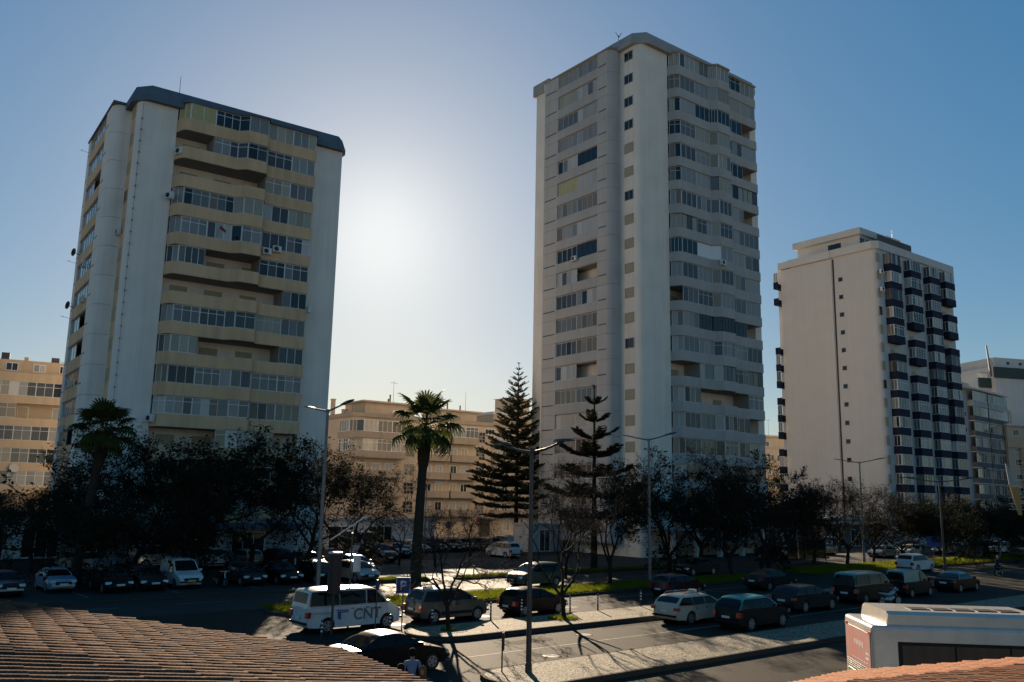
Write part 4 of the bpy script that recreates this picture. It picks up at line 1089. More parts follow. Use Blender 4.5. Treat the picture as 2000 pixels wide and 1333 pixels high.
# araucaria pines --------------------------------------------------
def pine_branch_mesh(seed, flat):
    """unit branch along +x with side sprays; flat = upturned plate like sprays, else ropey twigs"""
    r = np.random.default_rng(seed); segs = []; need = []
    P = [np.array([i/8, 0, (0.22 if flat else 0.10)*(i/8)**2-0.06*math.sin(i/8*3.1)]) for i in range(9)]
    for i in range(8): segs.append((P[i],P[i+1],0.016*(1-i/10),0.016*(1-(i+1)/10)))
    for i in range(2,9):
        for sg in (-1,1):
            for rep in range(3 if flat else 1):
                l = (0.34 if flat else 0.26)*(1-((i-4.5)/6.5)**2)*r.uniform(.7,1.1); q = P[i]+np.array([r.uniform(-.05,.05),0,0])
                d = np.array([0.62,sg*0.75,r.uniform(.05,.35)]); d /= np.linalg.norm(d); e = q+d*l
                segs.append((q,e,0.012,0.006)); m = 12 if flat else 9
                for k in range(m):
                    c = q+d*l*(k+1)/m
                    for s2 in (-1,1):
                        dd = np.array([d[0]*.6-s2*d[1]*.7, d[1]*.6+s2*d[0]*.7, 0.35+r.uniform(-.2,.3)])*0.085*r.uniform(.7,1.2); need.append((c,c+dd))
    for i in range(1,9):
        for k in range(5):
            c = P[i]+np.array([r.uniform(-.06,.06),0,0]); dd = np.array([r.uniform(.3,1),r.normal(0,.8),r.uniform(-.2,.9)])*0.085; need.append((c,c+dd))
    V,F = tubes_np(segs,4)
    A = np.array([n[0] for n in need]); B = np.array([n[1] for n in need]); d = B-A; w = np.cross(d,r.normal(0,1,A.shape)); w /= np.linalg.norm(w,axis=1,keepdims=True)+1e-9; w *= 0.021
    vl = np.stack([A-w,A+w,B+w*.4,B-w*.4],1).reshape(-1,3); fl_ = np.arange(len(A))[:,None]*4+np.arange(4)[None]+len(V)
    return mesh_np('branch', np.concatenate([V,vl]), [F,fl_], [M_BARK,M_NEEDLE], [np.zeros(len(F)),np.ones(len(fl_))])
PBR = [pine_branch_mesh(i, False) for i in range(3)]; PBF = [pine_branch_mesh(i+5, True) for i in range(3)]
def pine(x, y, h, label, tiers, base, rmax, meshes, seed, per=6, power=1.0):
    r = random.Random(seed); t = thing('pine_tree', label, 'pine tree', (x,y,0), 0)
    b = MB(); b.path([(0,0,h*i/8) for i in range(9)], [0.30*(1-i/8.3)+0.02 for i in range(9)], 8); b.build('trunk', M_BARK, t, smooth=60)
    for k in range(tiers):
        q = k/(tiers-1); z = base+(h-0.25-base)*q**0.92; L = rmax*(1-q)**power*r.uniform(.85,1.1)+0.28
        if q < 0.12: L *= 0.7+2.2*q
        for j in range(per):
            a = 2*math.pi*(j+0.5*(k%2)+r.uniform(-.12,.12))/per; o = put('branch', meshes[r.randrange(3)], t, (0,0,z+r.uniform(-.1,.1)))
            s_ = L*r.uniform(.85,1.12); o.rotation_euler = (r.uniform(-.12,.12), -0.10-0.35*q+0.16*(1-q), a); o.scale = (s_,s_*1.0,s_*0.85)
    return t
pine(0.97, 112, 23.6, 'tall columnar araucaria pine between the peach block and the grey tower', 25, 4.0, 5.9, PBR, 3, 7, 1.0)
pine(7.74, 80, 16.6, 'smaller tiered araucaria pine in front of the tall grey tower', 8, 4.5, 4.3, PBF, 4, 5, 0.85)

# ------------------------------------------------------------------ vehicles
def paint(name, col, metal=0.0, rough=0.28): return mat(name, col, rough=rough, metal=metal, coat=0.0 if max(col) < 0.05 else 0.35, spec=0.2 if max(col) < 0.05 else 0.4, noise=tuple(c*0.8 for c in col), scale=2.0)
P_WHITE = paint('white_car_paint', (0.62,0.62,0.61)); P_BLACK = paint('black_car_paint', (0.008,0.008,0.009)); P_GREY = paint('grey_car_paint', (0.11,0.105,0.10), 0.4)
P_SILVER = paint('silver_car_paint', (0.36,0.36,0.36), 0.5); P_BLUE = paint('pale_blue_car_paint', (0.22,0.36,0.47)); P_NAVY = paint('dark_blue_car_paint', (0.015,0.025,0.045))
P_GREEN = paint('grey_green_car_paint', (0.075,0.095,0.075), 0.3); P_CREAM = paint('cream_car_paint', (0.52,0.47,0.37)); P_TEAL = paint('teal_taxi_roof', (0.03,0.26,0.26)); P_RED = paint('dark_red_car_paint', (0.06,0.008,0.01))
P_BEIGE = paint('beige_car_paint', (0.33,0.29,0.22)); P_DARK = paint('charcoal_car_paint', (0.02,0.02,0.022))
M_CARGLASS = mat('car_glass', (0.006,0.007,0.0075), rough=0.03, spec=0.22)
M_TYRE = mat('tyre_rubber', (0.012,0.012,0.012), rough=0.85); M_RIM = mat('alloy_rim', (0.35,0.35,0.35), rough=0.35, metal=0.7); M_TRIM = mat('black_trim', (0.010,0.010,0.010), rough=0.6, spec=0.2)
M_TAIL = mat('red_tail_lens', (0.35,0.012,0.01), rough=0.15); M_HEAD = mat('clear_headlamp', (0.55,0.55,0.53), rough=0.1, metal=0.3); M_AMBER = mat('amber_lens', (0.5,0.18,0.02), rough=0.2)
M_PLATE = mat('number_plate', (0.62,0.62,0.58), rough=0.5); M_PLATE_Y = mat('yellow_number_plate', (0.55,0.45,0.08), rough=0.5); M_PLATEB = mat('plate_band', (0.02,0.06,0.35), rough=0.5)

def wheel_mesh(r, w):
    k = ('wheel', r, w)
    if k not in _cache:
        b = MB(); b.disc((0,0,0),(0,1,0),r,w,20); ty = b.mesh('tyre', M_TYRE, smooth=50)
        g = MB(); g.disc((0,0,0),(0,1,0),r*0.66,w+0.012,18)
        for s in (-1,1):
            g.disc((0,s*(w/2+0.01),0),(0,1,0),r*0.16,0.03,10)
        g2 = g.mesh('rim', M_RIM, smooth=50)
        h = MB()
        for s in (-1,1):
            for i in range(5):
                a = 2*math.pi*(i+.5)/5; c = Vector((math.cos(a)*r*.42, s*(w/2+0.008), math.sin(a)*r*.42)); h.disc(c,(0,1,0),r*.13,0.008,8)
        _cache[k] = (ty, g2, h.mesh('rim_openings', M_BLACK_METAL))
    return _cache[k]
TYPES = {   # L, W, H, wheel r, base z, profile: hood front z, cowl (x,z), roof front x, roof rear x, rear base (x,z), tail z ; x measured from the front, as fraction of L
 'hatch':  dict(L=4.0,W=1.72,H=1.46,r=0.31,hz=0.72,cow=(0.24,0.93),rf=0.43,rr=0.87,rb=(0.985,0.92),tz=0.86,wb=(0.20,0.82),pil=(0.30,0.545,0.80)),
 'sedan':  dict(L=4.55,W=1.76,H=1.44,r=0.31,hz=0.70,cow=(0.27,0.92),rf=0.42,rr=0.70,rb=(0.86,0.96),tz=0.90,wb=(0.19,0.79),pil=(0.33,0.53,0.72)),
 'oldsedan':dict(L=4.35,W=1.62,H=1.38,r=0.29,hz=0.78,cow=(0.30,0.90),rf=0.41,rr=0.70,rb=(0.79,0.90),tz=0.86,wb=(0.20,0.78),pil=(0.33,0.54,0.71)),
 'mpv':    dict(L=4.3,W=1.76,H=1.66,r=0.32,hz=0.80,cow=(0.19,1.02),rf=0.40,rr=0.90,rb=(0.985,0.98),tz=0.90,wb=(0.19,0.81),pil=(0.26,0.50,0.75)),
 'estate': dict(L=4.85,W=1.84,H=1.48,r=0.33,hz=0.72,cow=(0.27,0.94),rf=0.42,rr=0.88,rb=(0.985,0.95),tz=0.90,wb=(0.19,0.78),pil=(0.33,0.53,0.73)),
 'suv':    dict(L=4.6,W=1.88,H=1.70,r=0.36,hz=0.90,cow=(0.24,1.08),rf=0.41,rr=0.88,rb=(0.985,1.06),tz=0.98,wb=(0.19,0.80),pil=(0.30,0.52,0.75)),
 'van':    dict(L=5.0,W=1.92,H=1.94,r=0.33,hz=0.92,cow=(0.14,1.16),rf=0.30,rr=0.965,rb=(0.995,1.10),tz=1.0,wb=(0.18,0.80),pil=(0.19,0.40,0.68)),
 'smallvan':dict(L=4.2,W=1.72,H=1.82,r=0.30,hz=0.80,cow=(0.22,1.02),rf=0.39,rr=0.965,rb=(0.995,1.0),tz=0.9,wb=(0.19,0.82),pil=(0.27,0.50,0.97)),
 'minibus':dict(L=6.0,W=2.0,H=2.60,r=0.36,hz=1.05,cow=(0.13,1.35),rf=0.26,rr=0.975,rb=(0.995,1.30),tz=1.1,wb=(0.17,0.78),pil=(0.17,0.33,0.62)),
 'jeep':   dict(L=4.0,W=1.70,H=1.88,r=0.37,hz=1.02,cow=(0.32,1.12),rf=0.36,rr=0.985,rb=(0.997,1.10),tz=1.0,wb=(0.17,0.80),pil=(0.355,0.57,0.80)),
}
def car(label, kind, loc, az, paintm, cat='car', roofm=None, group=None, name='parked_car', extras=(), glass_sides=True, plate=None, scale=1.0):
    T = TYPES[kind]; L, W, H, r = T['L'], T['W'], T['H'], T['r']
    root = thing(name, label, cat, loc, az_rot(az), group)
    X = lambda f: L/2-f*L                      # fraction from the front -> x (front at +x)
    zs, zb = 0.24, 0.36
    wf, wr = X(T['wb'][0]), X(T['wb'][1]); ra = r*1.16
    cowx, cowz = X(T['cow'][0]), T['cow'][1]; rbx, rbz = X(T['rb'][0]), T['rb'][1]
    top = [(L/2-0.10,T['hz']-0.10),(L/2-0.22,T['hz'])]
    for i in range(1,5): k=i/5; top.append((L/2-0.22+(cowx-L/2+0.22)*k, T['hz']+(cowz-T['hz'])*(k**0.8)))
    top.append((cowx,cowz)); n=6
    for i in range(1,n): k=i/n; top.append((cowx+(rbx-cowx)*k, cowz+(rbz-cowz)*k+0.012*math.sin(k*3.1)))
    top.append((rbx,rbz))
    if rbx > -L/2+0.12: top += [((rbx-L/2)/2-0.02, (rbz+T['tz'])/2+0.02),(-L/2+0.10,T['tz'])]
    top.append((-L/2+0.03,T['tz']-0.16))
    rear = [(-L/2,0.56),(-L/2+0.02,zb),(-L/2+0.12,zs+0.03)]
    def arch(cx): return [(cx+ra*math.cos(math.radians(a)), r+ra*math.sin(math.radians(a))) for a in (192,168,144,120,96,72,48,24,-12)]
    bot = rear + [(p[0],max(p[1],zs)) for p in arch(wr)] + [(p[0],max(p[1],zs)) for p in arch(wf)] + [(L/2-0.14,zs+0.02),(L/2-0.02,zb),(L/2,0.55)]
    outl = top + bot                             # ordered: front top -> rear top -> rear -> bottom -> front
    def hw(x,z):
        e = 0
        ax = abs(x)-(L/2-0.75)
        if ax > 0: e = 0.17*(ax/0.75)**2.2
        lo = 0.05*max(0,(0.5-z)/0.3)
        up = 0.05*max(0,(z-0.62)/0.5)**1.5
        return W/2-e-lo-up
    bm = bmesh.new(); NY = 6
    rows = []
    for j in range(NY+1):
        f = -1+2*j/NY; row = []
        for (x,z) in outl:
            y = hw(x,z)*f; zz = z + (0.035*(1-f*f) if (x,z) in top[1:-1] else 0)
            xx = x
            if x > L/2-0.3: xx = x-0.10*abs(f)**3*((x-(L/2-0.3))/0.3)
            if x < -L/2+0.3: xx = x+0.08*abs(f)**3*((-L/2+0.3-x)/0.3)
            row.append(bm.verts.new((xx,y,zz)))
        rows.append(row)
    m = len(outl)
    for j in range(NY):
        for i in range(m): bm.faces.new((rows[j][i],rows[j+1][i],rows[j+1][(i+1)%m],rows[j][(i+1)%m]))
    for row in (rows[0],rows[-1]):
        try: bm.faces.new(row)
        except ValueError: pass
    # greenhouse with roof
    rfx, rrx = X(T['rf']), X(T['rr'])
    gp = [(cowx+0.02,cowz-0.02)]
    for i in (1,2,3): k=i/4; gp.append((cowx+(rfx-cowx)*k, cowz+(H-0.10-cowz)*(k**0.92)))
    gp += [(rfx,H-0.09),(rfx-0.25,H-0.025),(rfx+(rrx-rfx)*0.4,H),(rfx+(rrx-rfx)*0.75,H-0.015),(rrx+0.1,H-0.05),(rrx,H-0.11)]
    for i in (1,2): k=i/3; gp.append((rrx+(rbx-rrx)*k, H-0.11+(rbz-H+0.11)*k))
    gp.append((rbx+0.01,rbz-0.02))
    def gw(x,z,f):
        k = min(1,max(0,(z-cowz)/(H-cowz))); return (hw(x,cowz)-0.02-(0.24 if H < 1.75 else 0.13)*k**1.25)*f
    rows2 = []
    for j in range(NY+1):
        f = -1+2*j/NY; rows2.append([bm.verts.new((x,gw(x,z,f),z-(0.05*(abs(f)**3) if z > H-0.2 else 0)+0.0)) for x,z in gp])
    g = len(gp)
    roof_faces = []
    for j in range(NY):
        for i in range(g-1):
            fc = bm.faces.new((rows2[j][i],rows2[j+1][i],rows2[j+1][i+1],rows2[j][i+1]))
            if roofm and 3 <= i <= 9: roof_faces.append(fc)
    for row in (rows2[0],rows2[-1]): fc = bm.faces.new(row)
    bmesh.ops.recalc_face_normals(bm, faces=bm.faces[:])
    for fc in roof_faces: fc.material_index = 1
    if roofm:
        for fc in bm.faces:
            if len(fc.verts) == g: fc.material_index = 1
    for fc in bm.faces: fc.smooth = True
    me = bpy.data.meshes.new('body'); bm.to_mesh(me); bm.free(); me.materials.append(paintm); me.materials.append(roofm or paintm)
    me.set_sharp_from_angle(angle=math.radians(38)); put('body', me, root)
    # windscreen / rear window as grids following the greenhouse
    def gpt(x,z,f,off=0.012):
        return (x, gw(x,z,f), z-(0.05*(abs(f)**3) if z > H-0.2 else 0))
    def screen(nm, pts, n0, f0):
        b = MB(); vs = []
        for (x,z) in pts:
            for j in range(7): f=-f0+2*f0*j/6; vs.append(Vector(gpt(x,z,f)))
        nn = Vector(n0)*0.012; vs = [v+nn for v in vs]; q = len(pts)
        b.add(vs, [(i*7+j,i*7+j+1,(i+1)*7+j+1,(i+1)*7+j) for i in range(q-1) for j in range(6)]); return b.build(nm, M_CARGLASS, root, smooth=60)
    def seg_(A,B,k0,k1,n=3): return [(A[0]+(B[0]-A[0])*(k0+(k1-k0)*i/n), A[1]+(B[1]-A[1])*(k0+(k1-k0)*i/n)) for i in range(n+1)]
    fr = gp[0:5]; screen('windscreen', [(gp[0][0]+(gp[1][0]-gp[0][0])*.25,gp[0][1]+(gp[1][1]-gp[0][1])*.35)]+gp[1:4]+[(gp[3][0]*.3+gp[4][0]*.7,gp[3][1]*.3+gp[4][1]*.7)], (0.6,0,0.8), 0.90)
    rA, rB = gp[-4], gp[-1]; dd = Vector((rbx-rrx,0,rbz-(H-0.11))).normalized(); nr = (dd.z,0,-dd.x) if dd.x < 0 else (-1,0,0.05)
    nr = Vector((-abs(nr[0]),0,abs(nr[2])))
    screen('rear_window', seg_((rrx,H-0.11),(rbx,rbz),0.10,0.86 if rbx > -L/2+0.2 else 0.72), nr, 0.86)
    # side windows between pillars
    px_ = [X(f) for f in T['pil']]
    nwin = []
    xF0 = cowx-0.10; xR0 = rbx+0.12
    edges = [xF0] + [p for p in px_[1:]] + [xR0]
    zlo = max(cowz,rbz)+0.03; zhi = H-0.15
    def xtop_front(z): k=(z-cowz)/(H-0.1-cowz); return cowx+(rfx-cowx)*k-0.10
    def xtop_rear(z): k=(H-0.11-z)/(H-0.11-rbz); return rrx+(rbx-rrx)*k+0.10
    for sgn in (-1,1):
        for a,bx_ in zip(edges[:-1],edges[1:]):
            if kind == 'smallvan' and bx_ < px_[1]-0.05: continue
            b = MB(); vs=[]; 
            for z in (zlo,(zlo+zhi)/2,zhi):
                xa = min(a-0.035, xtop_front(z)); xb = max(bx_+0.035, xtop_rear(z))
                if xa-xb < 0.06: xa = xb+0.06
                for xx in (xa,xb): vs.append((xx, gw(xx,z,sgn)+sgn*0.010, z))
            f_ = [(0,1,3,2),(2,3,5,4)]
            b.add(vs, [q if sgn < 0 else q[::-1] for q in f_]); b.build('side_window', M_CARGLASS, root)
    # wheels
    ty, rim, opn = wheel_mesh(round(r,2), 0.2)
    for wx in (wf,wr):
        for sgn in (-1,1):
            w_ = put('wheel', ty, root, (wx, sgn*(W/2-0.13), r)); put('rim', rim, w_); put('rim_openings', opn, w_)['kind'] = 'stuff'
    b = MB()
    for wx in (wf,wr): b.disc((wx,0,r+0.02),(0,1,0),ra*0.99,W-0.30,16)
    b.box(-L/2+0.35,L/2-0.35,-W/2+0.25,W/2-0.25,0.2,0.34); b.build('underbody', M_TRIM, root)
    # lamps, grille, bumpers, plates, mirrors, handles
    zf = T['hz']-0.06
    for sgn in (-1,1):
        b = MB(); b.obox((L/2-0.20,sgn*(W/2-0.20)-0.17,zf-0.11),(0.12,-sgn*0.035,-0.0),(0,0.32,0),(-0.05,0,0.15)); b.build('headlight', M_HEAD, root)
        tz0 = T['tz']-0.18; b = MB()
        tall = kind in ('mpv','van','smallvan','minibus','jeep','suv','hatch')
        h_ = 0.25 if tall else 0.14; b.obox((-L/2-0.012,sgn*(W/2-0.19)-0.12,tz0-(0.12 if tall else 0)),(0.16,sgn*0.05,0),(0,0.24,0),(0.03,0,h_)); b.build('tail_light', M_TAIL, root)
        b = MB(); mx_ = cowx-0.28; mz = cowz+0.07; my = sgn*(W/2+0.02)
        b.box(mx_-0.07,mx_+0.07,min(my,my+sgn*0.17),max(my,my+sgn*0.17),mz-0.06,mz+0.08); b.build('wing_mirror', paintm if kind != 'oldsedan' else M_TRIM, root)
        for dx in ([0.5*(px_[1]+edges[0])-0.55, px_[1]-0.75] if kind not in ('smallvan',) else [px_[1]+0.15]):
            b = MB(); dz = cowz-0.14; y_ = hw(dx,dz)*sgn; b.box(dx-0.09,dx+0.09,y_-0.015 if sgn<0 else y_-0.01,y_+0.01 if sgn<0 else y_+0.015,dz-0.015,dz+0.015); b.build('door_handle', M_TRIM, root)
    for sgn in (-1,1):                                       # door gaps
        b = MB()
        for xd in [px_[1], px_[2] if kind not in ('smallvan',) else px_[1]-0.02, edges[0]-0.12]:
            if abs(xd-wr) < ra: xd = wr+ra+0.06
            zz = [0.36,0.6,cowz-0.03]
            for z0_,z1_ in zip(zz[:-1],zz[1:]):
                ya, yb = hw(xd,z0_)*sgn, hw(xd,z1_)*sgn; e_ = 0.004*sgn
                q_ = [(xd-0.007,ya+e_,z0_),(xd+0.007,ya+e_,z0_),(xd+0.007,yb+e_,z1_),(xd-0.007,yb+e_,z1_)]
                b.add(q_, [(0,1,2,3) if sgn < 0 else (3,2,1,0)])
        o_ = b.build('door_gaps', M_TRIM, root); o_['kind'] = 'stuff'
    b = MB(); b.box(L/2-0.07,L/2+0.006,-W*0.27,W*0.27,zf-0.22,zf-0.06); b.build('grille', M_TRIM, root)
    for fx, sg in ((L/2,1),(-L/2,-1)):
        b = MB(); b.box(fx-0.06 if sg>0 else fx-0.035, fx+0.035 if sg>0 else fx+0.06, -W*0.40, W*0.40, 0.40, 0.50); b.build('bumper_strip', M_TRIM if kind != 'oldsedan' else M_RIM, root)
        zp = 0.52 if (sg > 0 or kind in ('hatch','smallvan')) else 0.68
        b = MB(); b.box(min(fx+sg*0.036,fx+sg*0.046),max(fx+sg*0.036,fx+sg*0.046),-0.26,0.26,zp-0.055,zp+0.055); pl = b.build('number_plate', plate or M_PLATE, root)
        b = MB(); b.box(min(fx+sg*0.044,fx+sg*0.048),max(fx+sg*0.044,fx+sg*0.048),0.215 if sg<0 else -0.258,0.258 if sg<0 else -0.215,zp-0.053,zp+0.053); b.build('plate_band', M_PLATEB, pl)
    if 'rails' in extras:
        for sgn in (-1,1):
            yr = gw(0,H-0.05,1)*sgn*0.93
            b = MB(); b.path([(rfx-0.15,yr,H-0.05),(rfx-0.3,yr,H+0.045),(rrx+0.35,yr,H+0.035),(rrx+0.15,yr,H-0.07)], 0.018, 5); b.build('roof_rail', M_RIM, root)
    if 'taxi' in extras:
        b = MB(); b.box(rfx-0.62,rfx-0.44,-0.22,0.22,H-0.005,H+0.13); b.build('taxi_sign', mat('taxi_sign_plastic',(0.6,0.55,0.42),rough=0.4), root)
    if 'aerial' in extras:
        b = MB(); b.tube((rrx+0.2,0,H-0.06),(rrx-0.1,0,H+0.35),0.008,None,4); b.build('aerial', M_TRIM, root)
    if 'cladding' in extras:
        for sgn in (-1,1):
            b = MB(); b.obox((wr+ra+0.02,sgn*(W/2-0.002)-(0.0 if sgn<0 else 0.02),0.40),(wf-wr-2*ra-0.04,0,0),(0,0.02,0),(0,0,0.14)); b.build('side_trim', M_TRIM, root)
    if scale != 1.0: root.scale = (scale,)*3
    return root
def at_st(s_, t_): return tuple(ST(s_,t_))
A0, A1 = 50, 230

# ---- parked and moving vehicles ---------------------------------
G_FRONT = 'cars in the bays beside the cobbles'; G_LOT = 'cars in the shaded left car park'; G_FAR = 'cars in the far car park'; G_TAXI = 'taxis queueing on the right'; G_RIGHT = 'cars below the white tower'
# white people carrier with lettering
VAN = car('white minivan with CNT lettering and a blue arrow on its side', 'van', at_st(21.35,37.0), A0, P_WHITE, 'van', None, G_FRONT, 'parked_van', ('aerial',))
def text_part(txt, root, x, y, z, h, m, name='lettering', rz=0.0, up=True):
    cu = bpy.data.curves.new('t','FONT'); cu.body = txt; cu.size = h*1.4; cu.extrude = 0.004; cu.offset = h*0.022; cu.resolution_u = 3
    o = bpy.data.objects.new('t', cu); C.objects.link(o)
    dg = bpy.context.evaluated_depsgraph_get(); me = bpy.data.meshes.new_from_object(o.evaluated_get(dg)); bpy.data.objects.remove(o); bpy.data.curves.remove(cu)
    me.materials.clear(); me.materials.append(m)
    R = Matrix.Rotation(rz,4,'Z') @ Matrix.Rotation(math.pi/2,4,'X'); me.transform(R); me.name = name
    return put(name, me, root, (x,y,z))
M_LETTER = mat('dark_grey_lettering', (0.13,0.13,0.13), rough=0.5); M_BLUEPRINT = mat('blue_print', (0.02,0.07,0.24), rough=0.5); M_GREYPRINT = mat('pale_grey_print', (0.38,0.38,0.38), rough=0.5)
yv = -0.968
text_part('CNT', VAN, -0.22, yv, 0.52, 0.50, M_LETTER)
b = MB()
b.add([(-1.15,yv,1.00),(-0.42,yv,0.99),(-0.50,yv,0.86),(-0.85,yv,0.86),(-0.85,yv,0.55),(-1.02,yv,0.62),(-1.02,yv,0.95)], [(0,1,2,3,6),(3,4,5,6)]); b.build('blue_arrow_print', M_BLUEPRINT, VAN)
b = MB(); b.box(-2.2,-1.3,yv-0.004,yv,0.86,0.93); b.build('grey_stripe_print', M_GREYPRINT, VAN)
b = MB()
for k in range(6): b.box(-0.95+k*0.085,-0.90+k*0.085,yv-0.003,yv,0.90,0.955)
b.build('blue_small_print', M_GREYPRINT, VAN)
car('grey minivan with roof rails parked in the bay behind the forked tree', 'mpv', at_st(27.0,36.9), A0, P_GREY, 'car', None, G_FRONT, 'parked_car', ('rails','cladding'))
car('small black hatchback parked in the bay behind the straight tree', 'hatch', at_st(32.5,36.5), A0, P_BLACK, 'car', None, G_FRONT, scale=0.97)
car('dark red car parked in the shaded bay behind the cream taxi', 'hatch', at_st(46.8,38.2), A0, P_RED, 'car', None, G_FRONT)
car('charcoal car parked in the shaded bay, last in the row behind the taxis', 'sedan', at_st(56.5,37.6), A0, P_DARK, 'car', None, G_FRONT)
car('glossy black car driving below the tiled roof in the foreground, sun glinting on its top', 'sedan', at_st(17.6,27.5), A0, P_BLACK, name='moving_car', scale=0.97)
car('cream estate taxi with a roof sign stopped at the kerb', 'estate', at_st(37.75,29.75), A0, P_CREAM, 'taxi', None, G_TAXI, 'taxi', ('rails','taxi'))
car('black tall taxi with teal roof nearest the camera, beside the cream estate', 'suv', at_st(38.55,26.75), A0, P_BLACK, 'taxi', P_TEAL, G_TAXI, 'taxi', (), scale=0.95)
car('low black car between the near black taxi and the taxi van', 'estate', at_st(47.5,29.3), A0, P_DARK, 'car', None, G_TAXI)
car('black taxi van with teal roof, largest of the shaded queue', 'van', at_st(55.0,29.6), A0, P_BLACK, 'taxi', P_TEAL, G_TAXI, 'taxi', ())
car('black tall taxi with teal roof in the middle of the shaded queue', 'smallvan', at_st(61.6,29.8), A0, P_BLACK, 'taxi', P_TEAL, G_TAXI, 'taxi')
car('black saloon taxi with teal roof at the front of the shaded queue', 'sedan', at_st(68.6,29.6), A0, P_BLACK, 'taxi', P_TEAL, G_TAXI, 'taxi')
car('white tall car driving beside the sunlit lawn on the right', 'suv', at_st(84.5,40.2), A0, P_WHITE, name='moving_car')
car('grey green minivan driving left along the sunlit carriageway', 'mpv', at_st(42.6,47.7), A1, P_GREEN, name='moving_car')
car('charcoal car driving left in the shade below the tall tower', 'sedan', at_st(61.5,48.2), A1, P_DARK, name='moving_car')
car('white hatchback parked alone at the edge of the far car park beside the tall pine', 'mpv', at_st(59.8,72.0), -40, P_WHITE, 'car', None, G_FAR)
# left car park, front row facing the road
car('dark blue car at the left edge of the shaded car park', 'oldsedan', at_st(11.2,59.0), 140, P_NAVY, 'car', None, G_LOT)
car('pale blue old saloon with twin round headlights facing the road', 'oldsedan', at_st(14.2,60.2), 140, P_BLUE, 'car', None, G_LOT)
car('black hatchback between the pale blue saloon and the small white van', 'hatch', at_st(16.9,58.2), 140, P_BLACK, 'car', None, G_LOT, plate=M_PLATE)
car('charcoal saloon beside the small white van', 'sedan', at_st(19.0,58.6), 140, P_DARK, 'car', None, G_LOT)
car('small white panel van facing the road with a yellow plate', 'smallvan', at_st(21.4,58.9), 140, P_WHITE, 'van', None, G_LOT, 'parked_van', plate=M_PLATE_Y)
car('black car right of the parked motorcycle', 'hatch', at_st(25.6,58.4), 140, P_DARK, 'car', None, G_LOT)
car('black saloon left of the big twin lamp post', 'sedan', at_st(28.1,58.4), 140, P_BLACK, 'car', None, G_LOT)
car('black car with a sun glint just left of the silver car', 'hatch', at_st(30.7,57.6), 140, P_BLACK, 'car', None, G_LOT)
car('silver hatchback at the end of the front row with sun glinting on its roof', 'hatch', at_st(33.4,56.8), 140, P_SILVER, 'car', None, G_LOT)
# left car park, second row
car('silver saloon behind the black hatchback in the second row', 'estate', at_st(19.4,73.5), 120, P_SILVER, 'car', None, G_LOT)
car('boxy white off road car with open sides in the second row', 'jeep', at_st(24.6,73.6), 40, P_WHITE, 'car', None, G_LOT)
car('white tall car in the second row behind the small white van', 'suv', at_st(28.3,72.5), -40, P_WHITE, 'car', None, G_LOT)
car('beige hatchback in the second row under the dark trees', 'hatch', at_st(31.9,72.8), -40, P_BEIGE, 'car', None, G_LOT)
car('dark car in the second row next to the beige hatchback', 'hatch', at_st(34.6,72.9), -40, P_DARK, 'car', None, G_LOT)
car('grey hatchback behind the big lamp post with a glinting roof', 'hatch', at_st(34.9,67.4), 140, P_GREY, 'car', None, G_LOT)
car('white saloon behind the silver hatchback', 'sedan', at_st(38.2,66.3), 140, P_WHITE, 'car', None, G_LOT)
car('pale grey hatchback half hidden behind the advertising column', 'hatch', at_st(36.4,62.3), 140, P_SILVER, 'car', None, G_LOT)
car('white coupe under the dark trees against the shop fronts', 'sedan', at_st(32.6,81.0), 230, P_WHITE, 'car', None, G_LOT)
car('white high roof minibus facing the road beside the shaded trees', 'minibus', at_st(46.2,78.4), 140, P_WHITE, 'minibus', None, G_FAR, 'minibus')
car('black tall car in front of the white minibus', 'suv', at_st(44.6,72.2), 140, P_BLACK, 'car', None, G_FAR)
car('charcoal car right of the white minibus', 'hatch', at_st(49.4,76.5), 140, P_DARK, 'car', None, G_FAR)
for (s_,t_,k_,m_,l_) in ((58.0,82.5,'hatch',P_DARK,'charcoal car at the left end of the far row by the peach block'),(60.4,82.7,'sedan',P_BLACK,'black saloon second from the left in the far row by the peach block'),
        (62.7,83.0,'hatch',P_GREY,'grey hatchback in the middle of the far row by the peach block'),(65.0,83.0,'sedan',P_DARK,'charcoal saloon right of the middle of the far row by the peach block'),
        (67.4,83.2,'hatch',P_SILVER,'silver hatchback in the far row left of the tall pine trunk'),(69.9,83.0,'mpv',P_WHITE,'white minivan in the far row at the tall pine trunk'),(72.6,82.8,'hatch',P_BLACK,'black hatchback in the far row just right of the tall pine trunk'),
        (55.4,82.3,'sedan',P_SILVER,'silver saloon in the far row behind the palm trunk'),(52.9,81.8,'hatch',P_BLACK,'black hatchback in the far row left of the palm trunk')):
    car(l_, k_, at_st(s_,t_), 140, m_, 'car', None, G_FAR)
